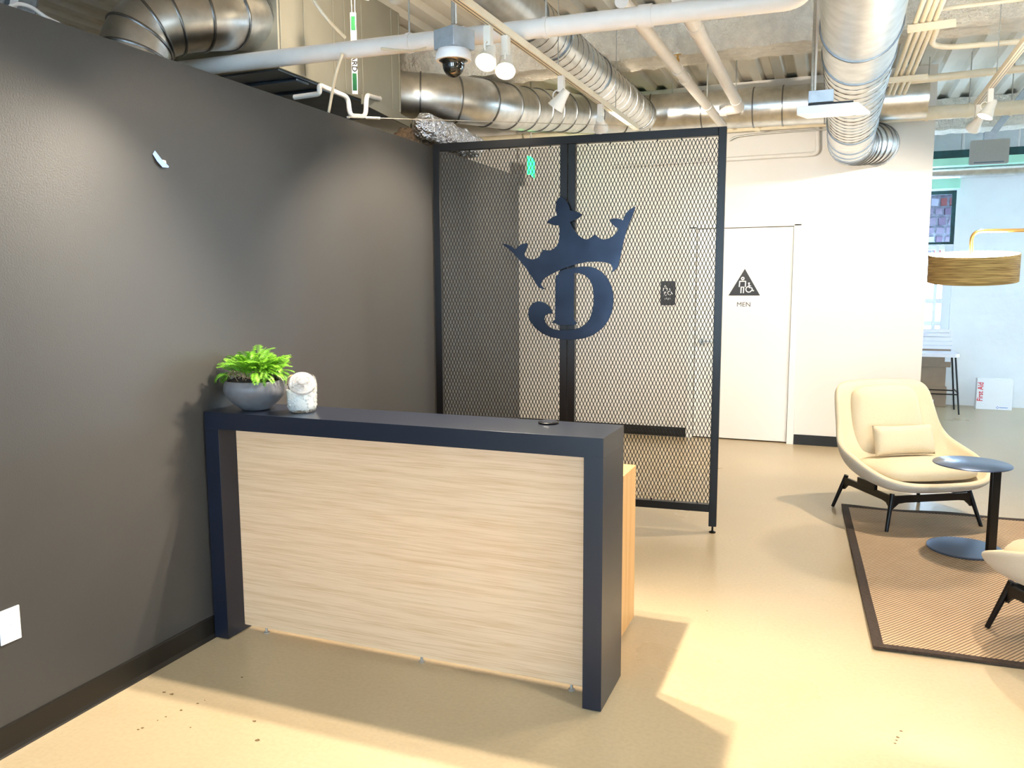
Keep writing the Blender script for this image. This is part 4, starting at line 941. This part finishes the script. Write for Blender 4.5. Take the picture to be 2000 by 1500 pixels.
MB().box((pa.x+.05, 4.32, pc_+.028), (pa.x+.165, 4.42, pc_+.085)).build('junction_box', 'boxgrey', hx, bev=0.002)
for px in (1586, 1592): q = pyy(px, 170, 4.37); MB().tube([(q.x, 4.37, pc_+.085), (q.x, 4.37, DECK-.002)], 0.007 if px == 1586 else 0.005, 8).build('drop_rod', 'rod' if px == 1586 else 'pipe', hx)
# ---- hanging strip with lettering
gs = pyy(690, 25, 3.9); ge = pyy(693, 184, 3.9)
st_ = thing('hanging_strip', 'narrow white and green strip with black sideways lettering by the air unit', 'strip', ge)
ctr = (gs+ge)/2; half = (gs.z-ge.z)/2
sxv = Vector((0.866, 0.5, 0)); syv = Vector((-0.5, 0.866, 0))
MB().obox(ctr, sxv*0.015, syv*0.006, (0, 0, half)).build('strip_body', 'signwhite', st_, bev=0.001)
for z, hh_ in ((gs.z-0.055, 0.036), (ge.z+0.062, 0.045)):
    MB().obox(Vector((ctr.x, ctr.y, z))-syv*0.0066, sxv*0.0115, syv*0.0005, (0, 0, hh_)).build('green_patch', 'print_green', st_)
text_obj('GUARD', 0.038, 'strip_lettering', 'signblack', st_, basis(Vector((ctr.x, ctr.y, pyy(692, 113, 3.9).z))-syv*0.0072, (0, 0, -1), sxv), 0.0008, 1.12, 0.0008)
for s in (-0.008, 0.008): MB().tube([Vector((gs.x, gs.y, gs.z))+sxv*s, Vector((gs.x, gs.y, DECK-.002))+sxv*s*2], 0.0022, 6).build('hanger_wire', 'rod', st_)
# ---- cables
def cable(label, pts, r, m='pipe', n=8): return tag(MB().tube(catmull(pts, n), r, 8).build('ceiling_cable', m), label, 'cable')
cable('cream cable sagging down to the thick white pipe', [pyy(604, -10, 3.5), pyy(640, 38, 3.55), pyy(674, 74, 3.66)], 0.009, 'conduit')
cable('cream cable dropping from the thick pipe to the dark wall', [pyy(669, 104, 3.65), pyy(655, 150, 3.7), pxx(642, 219, -0.02)], 0.008, 'conduit')
cable('cream cable drooping from the thick pipe to the camera box', [pyy(745, 95, 3.68), pyy(800, 99, 3.62), pyy(835, 93, 3.50)], 0.006, 'conduit')
wr = thing('tension_wire', 'thin steel wire with a turnbuckle stretched from the dark wall', 'wire', pxx(682, 229, 0.01))
wa = pxx(682, 229, 0.01); wb = pyy(1235, 246, 5.05)
MB().tube([wa, wb], 0.0022, 6).build('wire_strand', 'rod', wr)
tbd = (wb-wa).normalized(); MB().tube([wa+tbd*0.09, wa+tbd*0.17], 0.008, 10).build('turnbuckle', 'rod', wr)
MB().tube([(-0.002, wa.y, wa.z), wa], 0.007, 8).build('eye_bolt', 'rod', wr)
# ---- exit sign seen almost edge-on through the mesh
ex = pyy(1037, 327, 7.55)
es = thing('exit_sign', 'glowing green exit sign seen almost edge on through the mesh', 'exit sign', ex)
exd = Vector((-0.20, 0.98, 0)).normalized(); exn = Vector((0.98, 0.20, 0)).normalized()
MB().obox(ex, exd*0.15, exn*0.014, (0, 0, 0.092)).build('sign_case', 'white_pl', es, bev=0.003)
MB().obox(ex+exn*0.0155, exd*0.145, exn*0.001, (0, 0, 0.086)).build('lit_face', 'exitgreen', es)
MB().obox(ex-exd*0.1508, exn*0.012, exd*0.0006, (0, 0, 0.086)).build('lit_edge', 'exitgreen', es)
MB().tube([ex+Vector((0, 0, .092)), Vector((ex.x, ex.y, DECK-.002))], 0.007, 8).build('sign_stem', 'rod', es)

# ================================================================== FAR ROOM
# window in the far wall with a masonry light well behind its upper pane
win = thing('window_1', 'tall far window, dark upper pane over white sashes', 'window'); struct(win)
zs = pyy(1855, 472, YF).z
def wb_(x0, x1, z0, z1, y0, y1, m, name='sash_bar', bev=0.003): return MB().box((x0, y0, z0), (x1, y1, z1)).build(name, m, win, bev=bev)
wb_(WX1-0.045, WX1, zs, WZ1, YF+0.05, YF+0.11, 'teal'); wb_(WX0, WX0+0.045, zs, WZ1, YF+0.05, YF+0.11, 'teal')
wb_(WX0+.045, WX1-.045, WZ1-0.045, WZ1, YF+0.05, YF+0.11, 'teal'); wb_(WX0, WX1, zs-0.03, zs, YF+0.05, YF+0.11, 'teal')
zz = [zs-0.03, 1.35, 1.28, 1.06, WZ0+0.0]
wb_(WX1-0.10, WX1, WZ0, zs-.03, YF+.05, YF+.11, 'blind'); wb_(WX0, WX0+.06, WZ0, zs-.03, YF+.05, YF+.11, 'blind'); wb_(WX1-.20, WX1-.16, WZ0+.06, zs-.03, YF+.05, YF+.10, 'blind')
for z in (zs-0.10, 1.31, 1.02, WZ0): wb_(WX0+.06, WX1-.10, z, z+.06, YF+.052, YF+.108, 'blind')
wb_(WX0+.045, WX1-.045, zs, WZ1-.045, YF+.075, YF+.081, 'paneglass', 'pane', 0)
for za, zb in ((WZ0+.06, 1.02), (1.08, 1.31), (1.37, zs-.10)): wb_(WX0+.06, WX1-.10, za, zb, YF+.075, YF+.081, 'paneglass', 'pane', 0)
wb_(WX0-.02, WX1+.02, WZ0-.03, WZ0, YF-.05, YF+.12, 'blind', 'window_sill')
WY = 12.75
bw = thing('wall_brick', 'old brick wall of the light well beyond the far window', 'wall'); struct(bw)
bx0, bx1 = pyy(1815, 400, WY).x-1.0, pyy(1864, 400, WY).x+0.35; bz0 = pyy(1840, 470, WY).z
MB().box((bx0, WY+.02, 1.9), (bx1, WY+.2, 4.2)).build('mortar_bed', 'mortar', bw, smooth=0)
MB().box((bx0, YFAR, 3.62), (bx1, WY+.2, 3.74)).build('sky_block_slab', 'mortar', bw, smooth=0)  # added slab, unseen, keeps sky light off the bricks
MB().box((bx1, YFAR, 1.9), (bx1+.15, WY+.2, 3.74)).build('sky_block_side', 'mortar', bw, smooth=0)  # added side walls, unseen, shade the bricks from the sky
MB().box((bx0-.15, YFAR, 1.9), (bx0, WY+.2, 3.74)).build('sky_block_side', 'mortar', bw, smooth=0)
bms = []
for k in range(4):
    q = MB().box((-.5, -.5, -.5), (.5, .5, .5)); q.v = [v+Vector((noise.noise(v*3.1+Vector((k*7, 0, 0))), 0, noise.noise(v*2.7+Vector((0, k*5, 9)))))*0.13 for v in q.v]; me = q.mesh('brick', None, 0); me.materials.append(BRICKS[k]); bms.append(me)
rb = random.Random(11); z = 1.98; row = 0
while z < 3.55:
    hh_ = 0.118 if row % 2 else 0.10; x = bx0+0.02+(0.045 if row % 2 else 0)
    while x < bx1-0.1:
        w = rb.uniform(0.085, 0.115); o = bpy.data.objects.new('brick', bms[rb.choice([0, 0, 1, 1, 3, 2])]); COL.objects.link(o); o.parent = bw
        o.matrix_basis = Matrix.Translation((x+w/2, WY+0.005+rb.uniform(-.006, .006), z+hh_/2)) @ Matrix.Rotation(rb.uniform(-.09, .09), 4, 'Y') @ Matrix.Diagonal((w*0.86, 0.07, hh_*0.84, 1))
        x += w+0.018
    z += hh_+0.02; row += 1
# bar stool
sf = pz(1867, 803, 0); SXs = sf.x-0.26
stl = thing('bar_stool', 'white slatted bar stool on thin black legs in the far room', 'stool', (SXs, 11.15, 0), R(0))
def slatgrid(z0, z1, y):
    return MB().prism(rrect(SXs, (z0+z1)/2, 0.40, z1-z0, 0.012, y), (0, 0.014, 0))
sz = pyy(1840, 688, 11.15).z
MB().prism([Vector((p.x, p.z, sz-.045)) for p in rrect(SXs, 11.15, 0.47, 0.42, 0.07, 0)], (0, 0, 0.045)).build('seat', 'stool_white', stl, bev=0.008)
zb0 = sz+0.02; zb1 = pyy(1840, 642, 11.36).z
for k in range(5):
    a = zb0+(zb1-zb0)*k/5; w2 = 0.40-(0.05 if k == 4 else 0)
    MB().prism(rrect(SXs, a+(zb1-zb0)/10, w2, (zb1-zb0)/5-0.010, 0.018, 11.345+0.008*k), (0, 0.016, 0)).build('back_slat', 'stool_white', stl, smooth=0)
for sx in (-1, 1):
    MB().tube([(SXs+sx*.19, 11.36, sz-.02), (SXs+sx*.17, 11.375, zb1-.02)], 0.008, 8).build('back_upright', 'stool_white', stl)
    for sy in (-1, 1): MB().tube([(SXs+sx*.19, 11.15+sy*.17, sz-.045), (SXs+sx*.255, 11.15+sy*.22, 0)], [.011, .009], 10).build('leg', 'blackmetal', stl)
    MB().tube([(SXs+sx*.235, 10.95, .26), (SXs+sx*.235, 11.35, .26)], 0.008, 8).build('foot_rail', 'blackmetal', stl)
for y in (10.945, 11.355): MB().tube([(SXs-.235, y, .24), (SXs+.235, y, .24)], 0.008, 8).build('foot_rail', 'blackmetal', stl)
# stacked cartons
bxx = pyy(1847, 790, 11.55)
zc = 0.0
for k, (w, dd, h, off, lab) in enumerate(((0.36, 0.20, 0.255, 0.0, 'brown cardboard box at the bottom of the stack behind the stool'), (0.34, 0.20, 0.255, -0.02, 'brown cardboard box in the middle of the stack behind the stool'), (0.36, 0.20, 0.26, 0.03, 'brown cardboard box on top of the stack behind the stool'))):
    x1 = bxx.x+off; b = thing('cardboard_box', lab, 'box', (x1-w/2, 11.55, zc), group='boxes stacked behind the stool')
    MB().box((x1-w, 11.55, zc+.0005), (x1, 11.55+dd, zc+h)).build('carton', 'carton', b, bev=0.003)
    MB().box((x1-w*.5-.02, 11.5492, zc+.0005), (x1-w*.5+.02, 11.55, zc+h)).build('packing_tape', 'carton', b)
    if k != 1: MB().box((x1-w+.14 if k == 0 else x1-.07, 11.5485, zc+.02 if k == 0 else zc+.07), (x1-w+.22 if k == 0 else x1-.005, 11.5495, zc+.09 if k == 0 else zc+.17)).build('shipping_label', 'cartonwhite', b)
    zc += h
# first aid box leaning on the far wall
fa0 = pyy(1905, 803, 11.5); fa1 = pyy(1976, 806, 11.5); ft = pyy(1905, 739, 11.5).z
fa = thing('first_aid_box', 'white first aid box with red lettering standing on the far floor', 'box', ((fa0.x+fa1.x)/2, 11.5, 0))
fz = ft-0.0
MB().box((fa0.x, 11.5, 0.001), (fa1.x, 11.62, fz)).build('box_body', 'cartonwhite', fa, bev=0.003)
tc_ = pyy(1915, 765, 11.5)
text_obj('First Aid', 0.088, 'lettering', 'print_red', fa, basis((tc_.x, 11.498, tc_.z), (0, 0, 1), (-1, 0, 0)), 0.001, 0.78, 0.0012)
lc_ = pyy(1958, 796.5, 11.5)
MB().box((lc_.x-.035, 11.4985, lc_.z-.003), (lc_.x+.055, 11.4998, lc_.z+.003)).build('printed_line', 'print_blue', fa)
for k in range(4):
    a = R(90*k); MB().box((lc_.x-.055+math.cos(a)*.011-.004, 11.4985, lc_.z+math.sin(a)*.011-.004), (lc_.x-.055+math.cos(a)*.011+.004, 11.4998, lc_.z+math.sin(a)*.011+.004)).build('printed_mark', 'print_blue', fa)
# hanging grey panel and its bracket
ha = pyy(1893, 322, 9.4); hb = pyy(1973, 270, 9.4)
hp = thing('ceiling_panel', 'grey rectangular device hung from the far room ceiling on a bracket', 'device', ((ha.x+hb.x)/2, 9.4, ha.z))
MB().prism(rrect((ha.x+hb.x)/2, (ha.z+hb.z)/2, hb.x-ha.x, hb.z-ha.z, 0.012, 9.4), (0, 0.05, 0)).build('panel_body', 'greyplastic', hp, smooth=0)
MB().box((ha.x+.04, 9.3985, ha.z+.012), (hb.x-.04, 9.4, ha.z+.022)).build('slot', 'galv_dark', hp)
MB().box(((ha.x+hb.x)/2-.05, 9.42, hb.z), ((ha.x+hb.x)/2+.06, 9.52, hb.z+.08)).build('bracket_box', 'boxgrey', hp, bev=0.003)
MB().bar(((ha.x+hb.x)/2+.03, 9.47, hb.z+.07), ((ha.x+hb.x)/2+.30, 9.47, DECK-.05), 0.09, 0.06).build('bracket_arm', 'boxgrey', hp, bev=0.003)
# far room ceiling services and header
pipe('far_duct', 'long pale duct along the top of the far wall', [Vector((XE-.5, 11.5, pyy(1900, 330, 11.5).z)), Vector((XR-.3, 11.5, pyy(1900, 330, 11.5).z))], 0.10, 'duct', 'galv', hangers=[((3.9, 11.5, pyy(1900, 330, 11.5).z), (1, 0, 0))])
ty = 11.0
tr = thing('cable_tray', 'dark green steel tray with a lip tinted for green glow under the far room ceiling', 'tray', (5.5, ty, pyy(1850, 309, ty).z))
MB().box((XE-.59, ty, pyy(1850, 309, ty).z), (XR-.3, ty+.16, pyy(1850, 294, ty).z)).build('tray_side', 'teal', tr, bev=0.004)
MB().box((XE-.59, ty-.01, pyy(1850, 324, ty).z), (XR-.3, ty+.17, pyy(1850, 309.3, ty).z)).build('green_lit_lip', 'pale_green', tr, bev=0.004)  # green-lit band put into the pale colour of this strip
for px in (1882, 1990): q = pyy(px, 290, ty); MB().tube([(q.x, ty+.02, pyy(1850, 294, ty).z), (q.x, ty+.02, DECK-.002)], 0.008, 8).build('hanger_rod', 'pipe', tr)
tag(MB().box((WX0-.05, YF-.10, pyy(1850, 368, YF-.1).z), (pyy(1876, 360, YF-.1).x, YF-.001, pyy(1850, 343, YF-.1).z)).build('window_header', 'pale_green', bev=0.003), 'pale green header box above the far window', 'header box')
